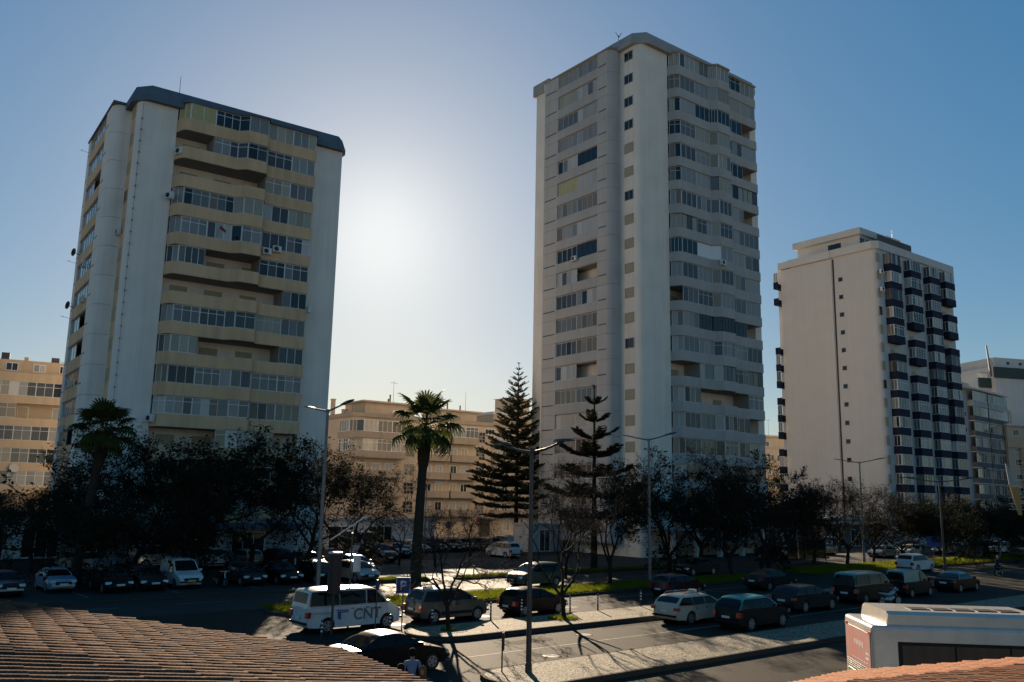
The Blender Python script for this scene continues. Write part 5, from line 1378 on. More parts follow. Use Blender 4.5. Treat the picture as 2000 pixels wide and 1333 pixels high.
for (s_,t_,a_,k_,m_,l_) in ((86.0,56.6,140,'hatch',P_DARK,'charcoal hatchback at the foot of the white tower, left of the pale blue one'),(89.6,57.0,140,'hatch',P_BLUE,'pale blue hatchback parked at the foot of the white tower'),
        (96.2,59.4,230,'sedan',P_SILVER,'silver saloon parked at the foot of the white tower'),(100.9,59.4,230,'sedan',P_GREY,'grey saloon under the trees at the foot of the white tower'),
        (103.6,53.2,230,'sedan',P_SILVER,'silver saloon with lit headlights driving left in the shade'),(109.6,52.8,230,'hatch',P_WHITE,'white hatchback driving left behind the lit lawn'),
        (115.4,55.5,230,'suv',P_DARK,'charcoal tall car beyond the lit lawn'),(120.0,53.0,230,'sedan',P_SILVER,'silver saloon beyond the lit lawn, left of the last lamp post'),(130.5,50.5,230,'suv',P_WHITE,'white tall car at the right edge beyond the last lamp post')):
    car(l_, k_, at_st(s_,t_), a_, m_, 'car', None, G_RIGHT, 'moving_car' if 'driving' in l_ else 'parked_car')

# ---- motorcycles --------------------------------------------------
def motorcycle(label, loc, az, col):
    t = thing('motorcycle', label, 'motorcycle', loc, az_rot(az))
    for x in (-0.62,0.66):
        w = put('wheel', wheel_mesh(0.3,0.12)[0], t, (x,0,0.3)); put('rim', wheel_mesh(0.3,0.12)[1], w)
    b = MB(); b.path([(0.45,0,0.95),(0.66,0,0.3)],[0.045,0.04],6); b.path([(0.4,-0.34,1.02),(0.46,0,1.0),(0.4,0.34,1.02)],0.02,5); b.build('fork', M_RIM, t)
    b = MB(); b.path([(0.42,0,0.88),(0.25,0,0.72),(-0.05,0,0.66),(-0.4,0,0.70),(-0.82,0,0.78)],[0.07,0.15,0.13,0.12,0.05],8); b.path([(0.35,0,0.5),(0.0,0,0.36),(-0.4,0,0.42)],[0.12,0.2,0.13],8); b.build('frame', col, t, smooth=60)
    b = MB(); b.path([(0.02,0,0.80),(-0.25,0,0.79),(-0.7,0,0.88)],[0.06,0.11,0.08],8); b.build('seat', M_TRIM, t, smooth=60)
    b = MB(); b.path([(0.56,0,0.98),(0.44,0,1.02)],[0.09,0.06],8); b.build('headlight', M_HEAD, t)
    b = MB(); b.tube((-0.1,-0.17,0.32),(-0.85,-0.2,0.42),0.05,0.06,7); b.build('exhaust', M_RIM, t)
    return t
motorcycle('black motorcycle parked between the small white van and a black car', at_st(23.6,57.4), 140, P_BLACK)
motorcycle('pale scooter parked in front of the taxi van', at_st(54.3,27.6), 70, P_SILVER)
motorcycle('black motorcycle under its rider on the road at the right', at_st(87.4,33.9), A0, P_BLACK)

# ---- people (one skinned body each) -------------------------------
M_SKIN = mat('skin', (0.30,0.18,0.12), rough=0.6); M_HAIR_D = mat('dark_hair', (0.010,0.008,0.006), rough=0.85, spec=0.08); M_HAIR_L = mat('light_brown_hair', (0.12,0.07,0.03), rough=0.8, spec=0.1)
M_SHIRT_B = mat('light_blue_shirt', (0.13,0.18,0.28), rough=0.85); M_DARKCLOTH = mat('dark_cloth', (0.015,0.015,0.018), rough=0.9); M_JEANS = mat('jeans', (0.03,0.04,0.07), rough=0.9); M_WHITECLOTH = mat('pale_cloth', (0.3,0.3,0.3), rough=0.9)
def person(label, loc, az, h, shirt, trousers, hair, pose='stand', helmet=False, longhair=False):
    t = thing('person', label, 'person', loc, az_rot(az)); k = h/1.75
    sit = pose == 'ride'
    if not sit:
        J = {'pel':(0,0,0.95),'wst':(0,0,1.10),'chest':(0.02,0,1.32),'neck':(0,0,1.47),'chin':(0.02,0,1.55),'head':(0.03,0,1.65),'top':(0.01,0,1.73)}
        for n_, s_ in (('l',1),('r',-1)):
            st_ = 0.10 if n_ == 'l' else -0.06
            J.update({'hip'+n_:(0,0.10*s_,0.90),'kn'+n_:(0.04+st_*.5,0.11*s_,0.50),'an'+n_:(st_-0.02,0.11*s_,0.09),'toe'+n_:(st_+0.16,0.13*s_,0.04),
                      'sh'+n_:(0,0.19*s_,1.41),'el'+n_:(-0.03,0.25*s_,1.13),'wr'+n_:(0.08,0.26*s_,0.90),'pm'+n_:(0.12,0.26*s_,0.82)})
    else:
        J = {'pel':(-0.2,0,0.95),'wst':(-0.17,0,1.1),'chest':(-0.08,0,1.32),'neck':(0.0,0,1.46),'chin':(0.04,0,1.53),'head':(0.06,0,1.63),'top':(0.05,0,1.71)}
        for n_, s_ in (('l',1),('r',-1)):
            J.update({'hip'+n_:(-0.18,0.11*s_,0.92),'kn'+n_:(0.2,0.24*s_,0.78),'an'+n_:(0.0,0.25*s_,0.36),'toe'+n_:(0.17,0.26*s_,0.30),
                      'sh'+n_:(-0.05,0.19*s_,1.40),'el'+n_:(0.14,0.32*s_,1.2),'wr'+n_:(0.36,0.33*s_,1.06),'pm'+n_:(0.42,0.32*s_,1.04)})
    R = {'pel':.135,'wst':.125,'chest':.155,'neck':.06,'chin':.07,'head':.095,'top':.06,'hip':.095,'kn':.062,'an':.045,'toe':.04,'sh':.07,'el':.045,'wr':.032,'pm':.03}
    E_ = [('pel','wst'),('wst','chest'),('chest','neck'),('neck','chin'),('chin','head'),('head','top')]
    for n_ in 'lr': E_ += [('pel','hip'+n_),('hip'+n_,'kn'+n_),('kn'+n_,'an'+n_),('an'+n_,'toe'+n_),('chest','sh'+n_),('sh'+n_,'el'+n_),('el'+n_,'wr'+n_),('wr'+n_,'pm'+n_)]
    names = list(J); idx = {n_:i for i,n_ in enumerate(names)}; vs = [tuple(c*k for c in J[n_]) for n_ in names]; es = [(idx[a],idx[b_]) for a,b_ in E_]
    rad = [R[n_ if n_ in R else n_[:-1]]*k for n_ in names]
    for n_ in 'lr':                                           # five fingers, unequal, slightly curled
        w = Vector(J['pm'+n_]); d = (Vector(J['pm'+n_])-Vector(J['wr'+n_])).normalized(); sd = d.orthogonal().normalized()
        for f in range(5):
            off = (f-2)*0.019; ln = (0.045,0.075,0.082,0.076,0.058)[f]; base = len(vs)
            p1 = w+sd*off+d*ln*.5+(sd*-0.03 if f == 0 else Vector()); p2 = w+sd*off*1.1+d*ln+Vector((0.012,0,0))+(sd*-0.04 if f == 0 else Vector())
            vs += [tuple(p1*k),tuple(p2*k)]; rad += [0.010*k,0.008*k]; es += [(idx['pm'+n_],base),(base,base+1)]
    me = bpy.data.meshes.new('body'); me.from_pydata(vs, es, []); ob = bpy.data.objects.new('body', me); C.objects.link(ob)
    md = ob.modifiers.new('skin','SKIN'); 
    if not me.skin_vertices: 
        bpy.context.view_layer.objects.active = ob
    for i, sv in enumerate(me.skin_vertices[0].data): sv.radius = (rad[i],rad[i]*(0.72 if names[i] in ('chest','wst','pel') and i < len(names) else 1) if i < len(names) else rad[i]); sv.use_root = (i == 0)
    ss = ob.modifiers.new('sub','SUBSURF'); ss.levels = 2; ss.render_levels = 2
    dg = bpy.context.evaluated_depsgraph_get(); m2 = bpy.data.meshes.new_from_object(ob.evaluated_get(dg)); bpy.data.objects.remove(ob)
    m2.name = 'body'; m2.materials.clear()
    for m_ in (M_SKIN, shirt, trousers, M_TRIM): m2.materials.append(m_)
    for p in m2.polygons:
        c = p.center/k; p.use_smooth = True
        if c.z > (1.48 if not sit else 1.47): p.material_index = 0
        elif (abs(c.y) > 0.215 and c.z < 0.93 and not sit): p.material_index = 0
        elif sit and c.x > 0.34 and c.z > 0.98: p.material_index = 0
        elif c.z > 0.97 or (abs(c.y) > 0.2 and c.z > 0.9): p.material_index = 1
        elif c.z > (0.11 if not sit else 0.38): p.material_index = 2
        else: p.material_index = 3
    put('body', m2, t)
    hx, hz = J['head'][0]*k, J['head'][2]*k
    b = MB(); b.path([(hx+0.085*k,0,hz+0.005),(hx+0.118*k,0,hz-0.025)],[0.012*k,0.018*k],6); b.build('nose', M_SKIN, t)
    for s_ in (-1,1):
        b = MB(); b.disc((hx-0.005,s_*0.092*k,hz-0.01),(0,1,0),0.032*k,0.02,8); b.build('ear', M_SKIN, t)
        b = MB(); b.disc((hx+0.092*k,s_*0.034*k,hz+0.02),(1,0,0),0.012*k,0.012,6); b.build('eye', M_HAIR_D, t)
    b = MB(); b.box(hx+0.082*k,hx+0.096*k,-0.025*k,0.025*k,hz-0.062*k,hz-0.054*k); b.build('mouth', mat('lips',(0.2,0.08,0.07),rough=.6), t)
    bm = bmesh.new(); bmesh.ops.create_uvsphere(bm, u_segments=14, v_segments=9, radius=0.125*k if helmet else 0.112*k)
    for v in bm.verts:
        v.co.x = v.co.x*1.06+hx-(0.0 if helmet else 0.018*k); v.co.z = v.co.z*(1.08)+hz+(0.02*k)
        if v.co.z < hz-0.02*k and not helmet:
            v.co.x -= 0.03*k
            if longhair: v.co.z -= 0.14*k
        if v.co.x > hx+0.06*k and v.co.z < hz+0.045*k and not helmet: v.co.x = hx+0.05*k
    mh = bpy.data.meshes.new('hair'); bm.to_mesh(mh); bm.free(); mh.materials.append(hair)
    for p in mh.polygons: p.use_smooth = True
    put('helmet' if helmet else 'hair', mh, t)
    return t
person('dark haired person in a light blue shirt beyond the tiled eaves, back to the camera', (-2.67,26.1,0), -15, 1.78, M_SHIRT_B, M_JEANS, M_HAIR_D)
person('dark haired person left of the blue shirted one, mostly hidden by the tiled eaves', (-2.80,24.5,0), -20, 1.64, M_DARKCLOTH, M_JEANS, M_HAIR_D)
person('brown haired person right of the blue shirted one, mostly hidden by the eaves', (-2.20,24.4,0), 200, 1.62, M_DARKCLOTH, M_DARKCLOTH, M_HAIR_L, longhair=True)
person('motorcycle rider in dark clothes and a pale helmet on the road at the right', tuple(ST(87.4,33.9)), A0, 1.75, M_DARKCLOTH, M_DARKCLOTH, M_WHITECLOTH, 'ride', True)

# ---- city bus -----------------------------------------------------
BUS = thing('city_bus', 'white city bus at the bottom right with a pink poster on its back', 'bus', (9.3,23.0,0), az_rot(95.5))
# local +x forward from the rear right corner, +y to its left
P_BUS = paint('white_bus_paint', (0.52,0.475,0.41)); L_, W_ = 11.6, 2.5
b = MB(); prof = [(0,0.35),(0,2.75)] + [(0.12*math.sin(math.radians(a)),0) for a in ()]
bm = bmesh.new(); bmesh.ops.create_cube(bm, size=1.0)
for v in bm.verts: v.co = Vector(((v.co.x+.5)*L_, (v.co.y+.5)*W_, 0.32+(v.co.z+.5)*2.78))
bmesh.ops.bevel(bm, geom=[e for e in bm.edges if max(v.co.z for v in e.verts) > 2.9 or abs(e.verts[0].co.z-e.verts[1].co.z) > 1], offset=0.14, segments=4, affect='EDGES', profile=0.6)
me = bpy.data.meshes.new('body'); bm.to_mesh(me); bm.free(); me.materials.append(P_BUS)
for p in me.polygons: p.use_smooth = True
me.set_sharp_from_angle(angle=math.radians(35)); put('body', me, BUS)
b = MB(); pr = [(0.42,3.09),(0.47,3.36),(4.3,3.36),(5.0,3.28),(5.9,3.09)]
vs = [(x,0.16,z) for x,z in pr]+[(x,W_-0.16,z) for x,z in pr]+[(x,0.34,z+(0.07 if 0<i<3 else 0.0)) for i,(x,z) in enumerate(pr)]+[(x,W_-0.34,z+(0.07 if 0<i<3 else 0.0)) for i,(x,z) in enumerate(pr)]
n=5; fs=[tuple(range(n-1,-1,-1)), tuple(range(n,2*n))]
for i in range(n-1): fs += [(i,i+1,2*n+i+1,2*n+i),(n+i+1,n+i,3*n+i,3*n+i+1),(2*n+i,2*n+i+1,3*n+i+1,3*n+i)]
b.add(vs, fs); b.build('roof_unit', P_BUS, BUS)
for k in range(5): b = MB(); b.box(1.25+k*0.56,1.25+k*0.56+0.48,0.75,1.25,3.425,3.45); b.build('roof_vent', M_TRIM, BUS)
b = MB(); b.box(6.6,9.2,0.7,1.8,3.09,3.2); b.build('roof_hatch', P_BUS, BUS); b = MB(); b.path([(6.2,0.35,3.12),(6.35,0.35,3.17),(11,0.35,3.17)],0.03,5); b.build('roof_rail', M_TRIM, BUS)
b = MB(); b.box(0.62,L_-0.4,-0.012,0.01,1.25,2.72); b.build('window_band', M_TRIM, BUS)
for k in range(8): b = MB(); b.box(0.72+k*1.32,0.72+k*1.32+1.26,-0.02,-0.0125,1.32,2.64); b.build('window_pane', MATS['dark_room_glass'], BUS)
b = MB(); b.box(-0.016,0.01,0.18,W_-0.18,2.0,2.86)
M_POSTER = mat('pink_poster', (0.46,0.13,0.11), rough=0.5, noise=(0.36,0.22,0.20), scale=1.5); b.build('poster', M_POSTER, BUS)
b = MB()
for k in range(6): b.box(-0.02,-0.0165,0.75+k*0.14,0.84+k*0.14,2.42+0.02*(k%2),2.56)
for k in range(2): b.box(-0.02,-0.0165,0.3,0.58,2.3-k*0.12,2.35-k*0.12)
for k in range(7): b.box(-0.02,-0.0165,0.45+k*0.2,0.58+k*0.2,2.07,2.09)
b.build('poster_print', mat('pale_poster_print',(0.6,0.5,0.48),rough=.5), BUS)
b = MB(); b.box(-0.014,0.01,0.25,W_-0.25,0.95,1.72); b.build('green_panel', mat('green_panel_paint',(0.03,0.22,0.07),rough=.4), BUS)
for k in range(4): b = MB(); b.box(-0.014,0.0,0.2,W_-0.2,1.77+k*0.055,1.79+k*0.055); b.build('louvre', M_TRIM, BUS)
for y in (0.12,W_-0.30): b = MB(); b.box(-0.02,0.01,y,y+0.18,2.84,2.92); b.build('marker_lamp', M_TAIL, BUS)
for y in (0.1,W_-0.32):
    b = MB(); b.box(-0.02,0.01,y,y+0.22,0.6,1.15); b.build('tail_light', M_TAIL, BUS)
for x in (2.8,9.0):
    for y in (0.12,W_-0.12): w = put('wheel', wheel_mesh(0.48,0.28)[0], BUS, (x,y,0.48)); put('rim', wheel_mesh(0.48,0.28)[1], w)

# ------------------------------------------------------------------ street furniture
def twin_lamp(label, x, y, h, L, kind, az=140, rise=0.45):
    t = thing('street_lamp', label, 'street lamp', (x,y,0), az_rot(az), None)
    b = MB(); r0 = 0.13 if kind == 'v' else 0.10
    b.tube((0,0,0),(0,0,0.5),r0*1.25,r0*1.2,12); b.tube((0,0,0.5),(0,0,h),r0,r0*0.62,12); b.tube((0,0,h-0.06),(0,0,h+0.16),r0*0.9,r0*0.9,12)
    b.build('pole', M_POLE if kind == 'v' else M_POLE_DARK, t, smooth=50)
    for s in (-1,1):
        b = MB()
        if kind == 'v': b.path([(0,0,h+0.05),(s*L*0.6,0,h+0.05+rise*0.62)],[0.06,0.045],8)
        else: b.path([(0,0,h),(s*L*0.35,0,h+0.10),(s*L*0.7,0,h+0.3),(s*L*0.78,0,h+0.34)],[0.05,0.045,0.04,0.04],8)
        a = b.build('arm', M_POLE if kind == 'v' else M_POLE_DARK, t, smooth=50)
        b = MB(); x0, x1 = s*L*0.56, s*L
        z0, z1 = (h+0.05+rise*0.58, h+0.05+rise) if kind == 'v' else (h+0.33, h+0.34)
        n = 6; top = []; 
        for i in range(n+1):
            k = i/n; w = 0.15*math.sin(math.pi*min(1,0.15+k*0.75))+0.02; th = 0.035+0.05*math.sin(math.pi*min(1,k*0.8+0.12)); c = Vector((x0+(x1-x0)*k,0,z0+(z1-z0)*k)); top += [c+Vector((0,-w,0)),c+Vector((0,w,0)),c+Vector((0,w*.6,th)),c+Vector((0,-w*.6,th))]
        fs = [(3,2,1,0),(n*4,n*4+1,n*4+2,n*4+3)]
        for i in range(n):
            for j in range(4): fs.append((i*4+j,i*4+(j+1)%4,(i+1)*4+(j+1)%4,(i+1)*4+j))
        b.add(top, fs); b.build('lamp_head', M_POLE_DARK if kind != 'w' else M_WHITE_METAL, t)
    return t
twin_lamp('big twin armed lamp post behind the white minivan, rising against the cream tower', -10.6, 50.3, 10.8, 2.9, 'v')
twin_lamp('twin armed lamp post on the lawn in front of the tall grey tower', 10.75, 67.5, 10.7, 2.7, 'v')
twin_lamp('twin armed lamp post in front of the blank white wall', 38.0, 95.0, 10.6, 3.0, 'v')
twin_lamp('tall lamp post at the far right edge of the lit lawn', 61.3, 111, 10.6, 2.0, 'v', 60)
twin_lamp('near dark lamp post with drooping arms, standing on the front cobbles', 0.8, 31.6, 7.75, 2.15, 'c')
twin_lamp('dark twin armed lamp post in front of the navy balconies', 38.2, 78.0, 8.3, 3.3, 'c', 120)
t = thing('street_lamp', 'old small lamp with two pale heads in front of the peach block', 'street lamp', (-8.9,95,0), 0)
b = MB(); b.tube((0,0,0),(0,0,6.9),0.09,0.06,8); b.build('pole', M_POLE, t)
for s in (-1,1):
    b = MB(); b.path([(0,0,6.8),(s*0.12,0,7.3),(s*0.5,0,7.6),(s*0.9,0,7.66)],0.04,6); b.build('arm', M_POLE, t)
    b = MB(); b.box(min(s*0.85,s*1.7),max(s*0.85,s*1.7),-0.12,0.12,7.6,7.74); b.build('lamp_head', M_WHITE_METAL, t)
# bollards
for i, s_ in enumerate((18.7,22.1,24.4,27.9,29.9,33.3,35.4,38.9)):
    t = thing('bollard', ['black bollard with white bands at the left rear wheel of the white minivan','black bollard with white bands in front of the white minivan door','black bollard with white bands by the rear wheel of the grey minivan','black bollard with white bands at the nose of the grey minivan','black bollard with white bands by the rear of the black hatchback','black bollard with white bands at the nose of the black hatchback','black bollard with white bands alone on the sunlit cobble edge','black bollard with white bands left of the cream taxi'][i], 'bollard', tuple(ST(s_,34.45,0.185 if s_ > 23.5 else 0.0)), 0, 'banded bollards along the parking bays')
    b = MB(); b.tube((0,0,0),(0,0,0.80),0.045,0.045,10); b.tube((0,0,0.8),(0,0,0.86),0.052,0.03,10); b.build('post', M_BLACK_METAL, t, smooth=50)
    for z in (0.36,0.52,0.68): b = MB(); b.tube((0,0,z),(0,0,z+0.075),0.0475,0.0475,10,cap=False); b.build('white_band', M_WHITE_FRAME, t)
for i,(s_,t_) in enumerate(((41.5,53.4),(50.0,53.4))):
    tt = thing('bollard', ('thin post on the second lawn behind the green minivan','thin post on the second lawn further into the shade')[i], 'bollard', tuple(ST(s_,t_,0.14)), 0)
    b = MB(); b.tube((0,0,0),(0,0,0.9),0.045,0.045,8); b.build('post', M_POLE, tt)
# parking sign
M_SIGNBLUE = mat('sign_blue', (0.015,0.045,0.22), rough=0.45); M_SIGNWHITE = mat('sign_white', (0.7,0.7,0.68), rough=0.5)
def sign_plate(t, w, h, z, m):
    b = MB(); b.box(-w/2,w/2,-0.015,0.015,z,z+h); return b.build('sign_plate', m, t)
t = thing('parking_sign', 'blue square parking sign with a white letter P beside the grey minivan', 'sign', (-4.85,42.0,0.0), math.radians(7))
b = MB(); b.tube((0,0.03,0),(0,0.03,2.35),0.03,0.03,8); b.build('pole', M_POLE, t)
sp = sign_plate(t, 0.66, 0.74, 1.62, M_SIGNWHITE)
b = MB(); b.box(-0.305,0.305,-0.021,-0.0155,1.655,2.325); b.build('blue_field', M_SIGNBLUE, sp)
text_part('P', sp, -0.165, -0.024, 1.77, 0.44, M_SIGNWHITE, 'letter')
# thin sign pole in front of the van
t = thing('sign_pole', 'thin pole with a small edge on sign in front of the white minivan door', 'sign', (-5.5,38.0,0.0), math.radians(80))
b = MB(); b.tube((0,0,0),(0,0,2.6),0.025,0.025,7); b.build('pole', M_POLE_DARK, t); b = MB(); b.disc((0,-0.04,2.38),(0,1,0),0.22,0.02,16); b.build('sign_plate', M_SIGNBLUE, t)
# short edge on sign near the kerb nose
t = thing('keep_right_sign', 'short dark edge on sign on the front cobbles left of the near lamp post', 'sign', (-0.12,31.6,0.18), math.radians(85))
b = MB(); b.tube((0,0,0),(0,0,1.3),0.028,0.028,7); b.build('pole', M_POLE_DARK, t); b = MB(); b.box(-0.16,0.16,-0.06,-0.03,0.72,1.32); b.build('sign_plate', M_BLACK_METAL, t)
# advertising column and solar panel
t = thing('advertising_column', 'dark advertising column on a thin pole behind the roof of the white minivan', 'advertising column', (-7.75,40.2,0.0), math.radians(10))
b = MB(); b.tube((0,0,0),(0,0,1.8),0.05,0.05,8); b.build('pole', M_POLE_DARK, t)
b = MB(); b.prism(arc(0,0,0.30,0,345,23), 1.75, 3.5); b.build('column', mat('column_dark_red',(0.030,0.012,0.012),rough=.5), t, smooth=40)
b = MB(); b.tube((0,0,3.5),(0,0,3.56),0.33,0.31,20); b.build('cap', M_WHITE_METAL, t)
t = thing('solar_panel', 'slanted solar panel on a pole above the advertising column', 'solar panel', (-7.55,41.8,0), math.radians(-12))
b = MB(); b.tube((0.25,0,0),(0.25,0,4.35),0.05,0.045,8); b.build('pole', M_POLE_DARK, t)
b = MB(); b.obox((-0.72,-0.3,3.98),(1.55,0,1.02),(0,0.55,0.12),(-0.03,-0.01,0.05)); b.build('panel', M_WHITE_METAL, t)
b = MB(); b.box(0.40,0.68,-0.12,0.12,2.6,3.35); b.build('control_box', M_WHITE_METAL, t)
for s_,t_,l_ in ((29.5,29.6,'round iron manhole cover in the sunlit lane left of the cream taxi'),(24.5,26.4,'round iron manhole cover in the near lane by the front cobbles'),(36.5,49.0,'round iron manhole cover in the far carriageway')):
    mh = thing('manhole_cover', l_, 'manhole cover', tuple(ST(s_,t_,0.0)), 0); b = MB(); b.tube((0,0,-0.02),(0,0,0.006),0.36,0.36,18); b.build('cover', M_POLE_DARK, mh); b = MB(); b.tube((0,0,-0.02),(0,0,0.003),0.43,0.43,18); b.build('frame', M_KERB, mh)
# banded flag pole like mast under the dark trees
t = thing('banded_mast', 'black and white banded mast under the dark trees left of the big lamp post', 'mast', (-17.1,72,0), 0)
for k in range(9):
    b = MB(); b.tube((0,0,0.5*k),(0,0,0.5*k+0.5),0.07,0.07,10); b.build('band', M_WHITE_METAL if k % 2 else M_BLACK_METAL, t)
# signs in the far car park
def round_sign(label, x, y, h, m, r=0.3, square=None, rz=0.0):
    t = thing('traffic_sign', label, 'sign', (x,y,0), rz); b = MB(); b.tube((0,0.03,0),(0,0.03,h),0.035,0.035,7); b.build('pole', M_POLE, t)
    b = MB()
    if square: b.box(-square[0]/2,square[0]/2,-0.02,0.02,h-square[1],h)
    else: b.disc((0,-0.01,h-r),(0,1,0),r,0.03,18)
    return t, b.build('sign_plate', m, t)
t_, p_ = round_sign('red no entry sign by the door of the peach block', -4.0, 118, 3.2, mat('sign_red',(0.30,0.02,0.015),rough=.5), 0.42)
b = MB(); b.box(-0.28,0.28,-0.032,-0.026,2.72,2.84); b.build('white_bar', M_SIGNWHITE, p_)
round_sign('blue round sign in front of the peach block', -7.6, 112, 2.9, M_SIGNBLUE, 0.36)
round_sign('grey round sign beside the lone white hatchback', 0.2, 88.5, 2.5, M_SHUT_GREY, 0.32)
round_sign('blue direction board by the lit lawn on the right', 45.5, 95, 3.0, M_SIGNBLUE, square=(1.5,1.1))
# sail like sign at the right edge
t = thing('sail_sign', 'curved sail shaped sign with thin horizontal bars at the right edge', 'sign', (55.9,95,0), math.radians(-20))
b = MB(); b.path([(0.5,0,0.0),(0.45,0,6.0),(0.3,0,11.5)],[0.10,0.10,0.08],8); b.build('mast', M_POLE, t)
for k in range(9): b = MB(); z = 6.0+k*0.62; b.path([(-1.75+0.14*k*(k>4),-0.06,z),(0.0,0.05,z+0.03),(2.6,0.3,z+0.06)],0.025,5); b.build('bar', M_WHITE_METAL, t)
def fin(z0,z1,x0,x1,w0,w1,m,nm):
    b = MB(); v = [(x0-w0/2,-0.1,z0),(x0+w0/2,-0.1,z0),(x1+w1/2,-0.1,z1),(x1-w1/2,-0.1,z1)]; b.add(v+[(x,y+0.09,z) for x,y,z in v],[(0,1,2,3),(7,6,5,4),(0,4,5,1),(1,5,6,2),(2,6,7,3),(3,7,4,0)]); b.build(nm, m, t)
fin(8.6,10.9,-1.25,-1.75,0.7,0.12,M_SHUT_GREY,'upper_fin'); fin(5.4,8.4,-0.75,-1.1,0.35,0.85,mat('orange_panel',(0.45,0.22,0.06),rough=.5),'lower_fin')
# low shops, kiosk and walls under the trees
def low_building(label, x, y, az, W, D, H, m, doors=(), band=None, name='shop'):
    t = thing(name, label, 'building', (x,y,0), az_rot(az)); b = MB(); b.box(0,W,0,D,0,H); b.build('wall', m, t)
    if band: b = MB(); b.box(-0.15,W+0.15,-0.9,-0.003,H-0.7,H-0.25); b.build('awning_band', band, t)
    b = MB(); b.box(-0.15,W+0.15,-0.15,D+0.15,H+0.003,H+0.25); b.build('roof_edge', F_GREY, t)
    for (x0,x1,k) in doors: win(t, x0, x1, 0.15, 2.5, 0.0, k, 'dark')
    return t
low_building('low white shop building at the left edge behind the trees', -46.5, 76, 54, 12, 6, 3.9, W_LEFT, ((1,3,2),(4.5,7.5,3)), None)
low_building('low shop front along the foot of the cream tower', -36.6, 73.2, 54.5, 20.0, 2.4, 3.6, W_GREYB, ((1,3.5,3),(5,8,3),(9.5,12.5,3),(14,17,3)), F_BLUE)
low_building('low pale garage behind the shaded second row', -22, 100, 54, 16, 6, 3.2, W_FARW, ((2,5,2),(7,10,3)), None)
low_building('low shop front between the tall tower and the white tower', 27, 118, 52.5, 26, 6, 4.2, W_GREYB, ((1,4,3),(6,9,3),(11,14,3),(16,19,3)), F_GREY)
low_building('low white wall and kiosk beside the tall tower entrance', 2.5, 103, 52.5, 10, 3, 3.0, W_GREYB, ((1.5,3.0,2),(5,7.5,2)), None)
low_building('low dark shop row at the foot of the white tower', 45.5, 128, 53, 40, 5, 4.0, W_DKBAND, ((2,5,3),(7,10,3),(12,15,3),(18,21,3)), F_GREY)
t = thing('bus_shelter', 'dark bus shelter in front of the trees at the foot of the white tower', 'bus shelter', tuple(ST(82.0,50.6)), az_rot(50))
b = MB(); b.box(0,7.5,0,1.9,2.5,2.66); b.build('roof', M_POLE_DARK, t)
for x in (0.1,2.5,5.0,7.3):
    b = MB(); b.box(x,x+0.09,1.7,1.79,0,2.5); b.build('post', M_POLE_DARK, t)
for k in range(3): b = MB(); b.box(0.25+k*2.42,2.45+k*2.42,1.73,1.75,0.4,2.3); b.build('pane', M_GLASS_DARK, t)

# ------------------------------------------------------------------ tiled roofs in the foreground
def tile_mesh(seed, W, L):
    r = random.Random(seed); b = MB(); n = 7; R0, R1 = W*0.37, W*0.31; th = 0.016
    # barrel along +x (down slope), wide end at the lower end
    vs = []
    for (x, R, z0) in ((0,R1,0.0),(L*1.16,R0,0.026)):
        for (rr, dz) in ((R,0),(R-th,0)):
            for i in range(n+1):
                a = math.pi*i/n; vs.append((x, -math.cos(a)*rr, math.sin(a)*rr*1.15+z0))
    m = n+1; fs = []
    for i in range(n):
        fs.append((i,i+1,2*m+i+1,2*m+i)); fs.append((m+i+1,m+i,3*m+i,3*m+i+1)); fs.append((2*m+i,2*m+i+1,3*m+i+1,3*m+i))
    fs.append((0,2*m,3*m,m)); fs.append((n,m+n,3*m+n,2*m+n))
    b.add(vs, [f[::-1] for f in fs]); return b.mesh('roof_tile', M_TILE, smooth=40)
M_TILE = mat('terracotta_tile', (0.30,0.17,0.10), rough=0.9, spec=0.05, objrand=[(0.22,0.10,0.056),(0.26,0.125,0.068),(0.17,0.078,0.044),(0.24,0.13,0.076),(0.11,0.056,0.036),(0.28,0.145,0.085)], noise=(0.042,0.026,0.018), scale=4.5, bump=0.3, bscale=25)
M_TILE2 = mat('orange_terracotta_tile', (0.46,0.19,0.085), rough=0.85, spec=0.1, objrand=[(0.34,0.135,0.06),(0.38,0.16,0.07),(0.30,0.115,0.05),(0.36,0.17,0.085),(0.26,0.10,0.048)], noise=(0.17,0.07,0.036), scale=4.0, bump=0.3, bscale=25)
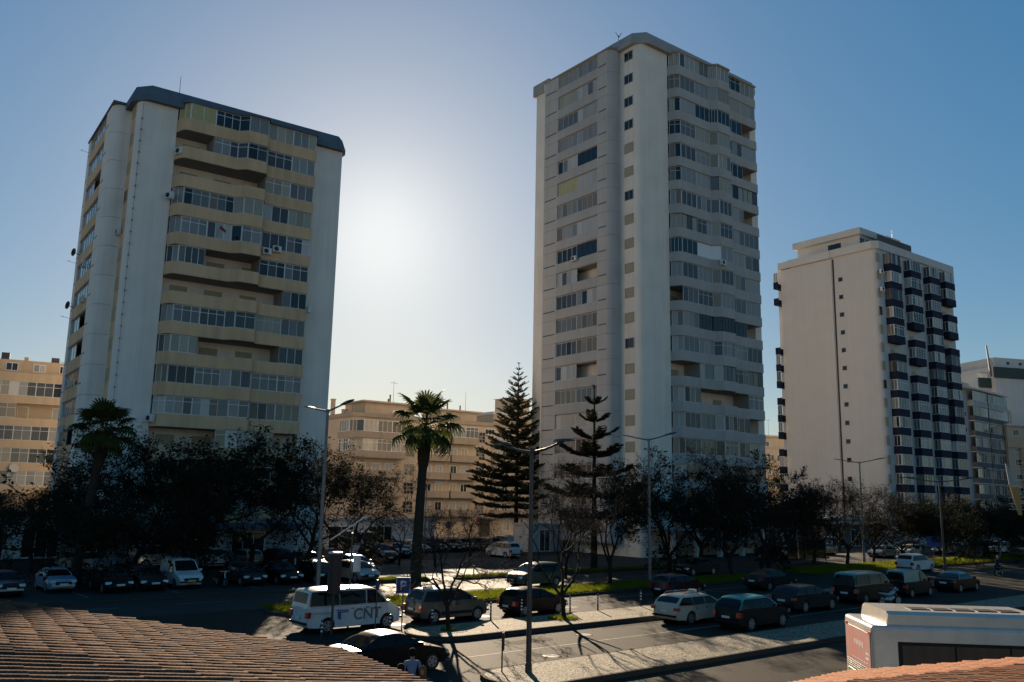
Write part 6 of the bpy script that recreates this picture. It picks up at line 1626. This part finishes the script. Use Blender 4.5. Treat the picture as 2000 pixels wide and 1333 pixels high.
def tiled_roof(label, K, u, v, ni, nj, W, L, m, seed, wall_h):
    """K = far eave corner, u = unit vector down the slope, v = unit vector along the eave"""
    global M_TILE
    keep = M_TILE; M_TILE = m
    tm = [tile_mesh(seed+i, W, L) for i in range(2)]; M_TILE = keep
    u, v, K = Vector(u).normalized(), Vector(v).normalized(), Vector(K); v = (v-u*v.dot(u)).normalized(); n = u.cross(v)
    if n.z < 0: n = -n
    root = thing('tiled_roof', label, 'tiled roof', tuple(K), 0)
    R = Matrix((u, n.cross(u), n)).transposed().to_4x4()
    allt = []; r = random.Random(seed)
    for i in range(ni):
        jit = r.uniform(-.008,.008)
        for j in range(nj):
            p = -u*(L*(j+1)+jit+r.uniform(-.006,.006)) + v*(W*(i+0.5)+r.uniform(-.008,.008)) + n*(0.03+r.uniform(0,0.008))
            d = (K+p-cam.location).length if False else (K+p-Vector((0,0,CAM_H))).length
            q = K+p; vis = Vector((q.x,q.y)).angle_signed(Vector((0,1))) if True else 0
            ang = math.degrees(math.atan2(q.x,q.y)); inview = abs(ang) < 32.5
            allt.append((0 if inview else 1, d, p, r.uniform(-.012,.012), r.uniform(-.008,.008)))
    allt.sort(key=lambda a: (a[0],a[1]))
    for k,(iv,d,p,yaw,tilt) in enumerate(allt[:300]):
        o = put('roof_tile', tm[k%2], root); slip = rnd.random(); o.matrix_local = Matrix.Translation(p + (u*0.05 if slip > 0.985 else u*0)) @ R @ Matrix.Rotation(yaw*(2.5 if slip > 0.97 else 1),4,'Z') @ Matrix.Rotation(tilt,4,'Y')
    V = np.array([x.co[:] for x in tm[0].vertices]); nv = len(V); F4 = np.array([list(p.vertices) for p in tm[0].polygons])
    vv, ff = [], []
    for k,(iv,d,p,yaw,tilt) in enumerate(allt[300:]):
        M = np.array(Matrix.Translation(p) @ R @ Matrix.Rotation(yaw,4,'Z') @ Matrix.Rotation(tilt,4,'Y'))
        vv.append(V@M[:3,:3].T+M[:3,3]); ff.append(F4+k*nv)
    if vv:
        me = mesh_np('roof_tiles', np.concatenate(vv), [np.concatenate(ff)], [m]); o = put('roof_tiles', me, root); o['kind'] = 'stuff'
    # channel tiles below as corrugated deck
    b = MB(); S = ni*2; D0, D1 = 0.02, -L*nj
    for k in range(S+1):
        pass
    M_CH = mat('mossy_channel_tile', (0.035,0.022,0.015), rough=0.95, spec=0.03, noise=(0.018,0.014,0.01), scale=5)  # dark base colour stands in for shade in the gaps between barrels
    vs = []; 
    for x in (0.06, D1):
        for k in range(ni*4+1):
            y = W*k/4; z = -0.035*math.cos(2*math.pi*(y/W))-0.0; vs.append(u*x+v*y+n*(-0.0-z*-1))
    m_ = ni*4+1; b.add(vs, [(k,k+1,m_+k+1,m_+k) for k in range(m_-1)]); b.build('channel_tiles', M_CH, root)
    b = MB(); b.obox(u*0.0-n*0.16, -u*(L*nj), v*(W*ni), -n*0.12); b.build('roof_deck', M_SHUT_GREY, root)
    uh = Vector((u.x,u.y,0)).normalized(); vh = Vector((v.x,v.y,0)).normalized()
    b = MB(); base = -uh*0.55+vh*0.25; b.obox(Vector((base.x,base.y,-K.z)), -uh*(L*nj-1.2), vh*(W*ni-0.5), (0,0,K.z-0.35)); b.build('wall', W_FARW, root)
    b = MB(); b.obox(u*0.03-n*0.10, u*0.10, v*(W*ni), n*0.09); b.build('gutter', M_POLE_DARK, root)
    return root
tiled_roof('weathered brown barrel tile roof filling the bottom left corner', (-3.21,17.18,3.13), (3.40,2.27,-0.82), (2.06,-3.06,0.0), 44, 24, 0.22, 0.38, M_TILE, 3, 3.2)
tiled_roof('orange barrel tile roof in the bottom right corner below the bus', (7.12,18.59,2.66), (-2.19,2.27,-0.69), (-1.74,-1.66,0.06), 34, 20, 0.22, 0.38, M_TILE2, 5, 2.8)
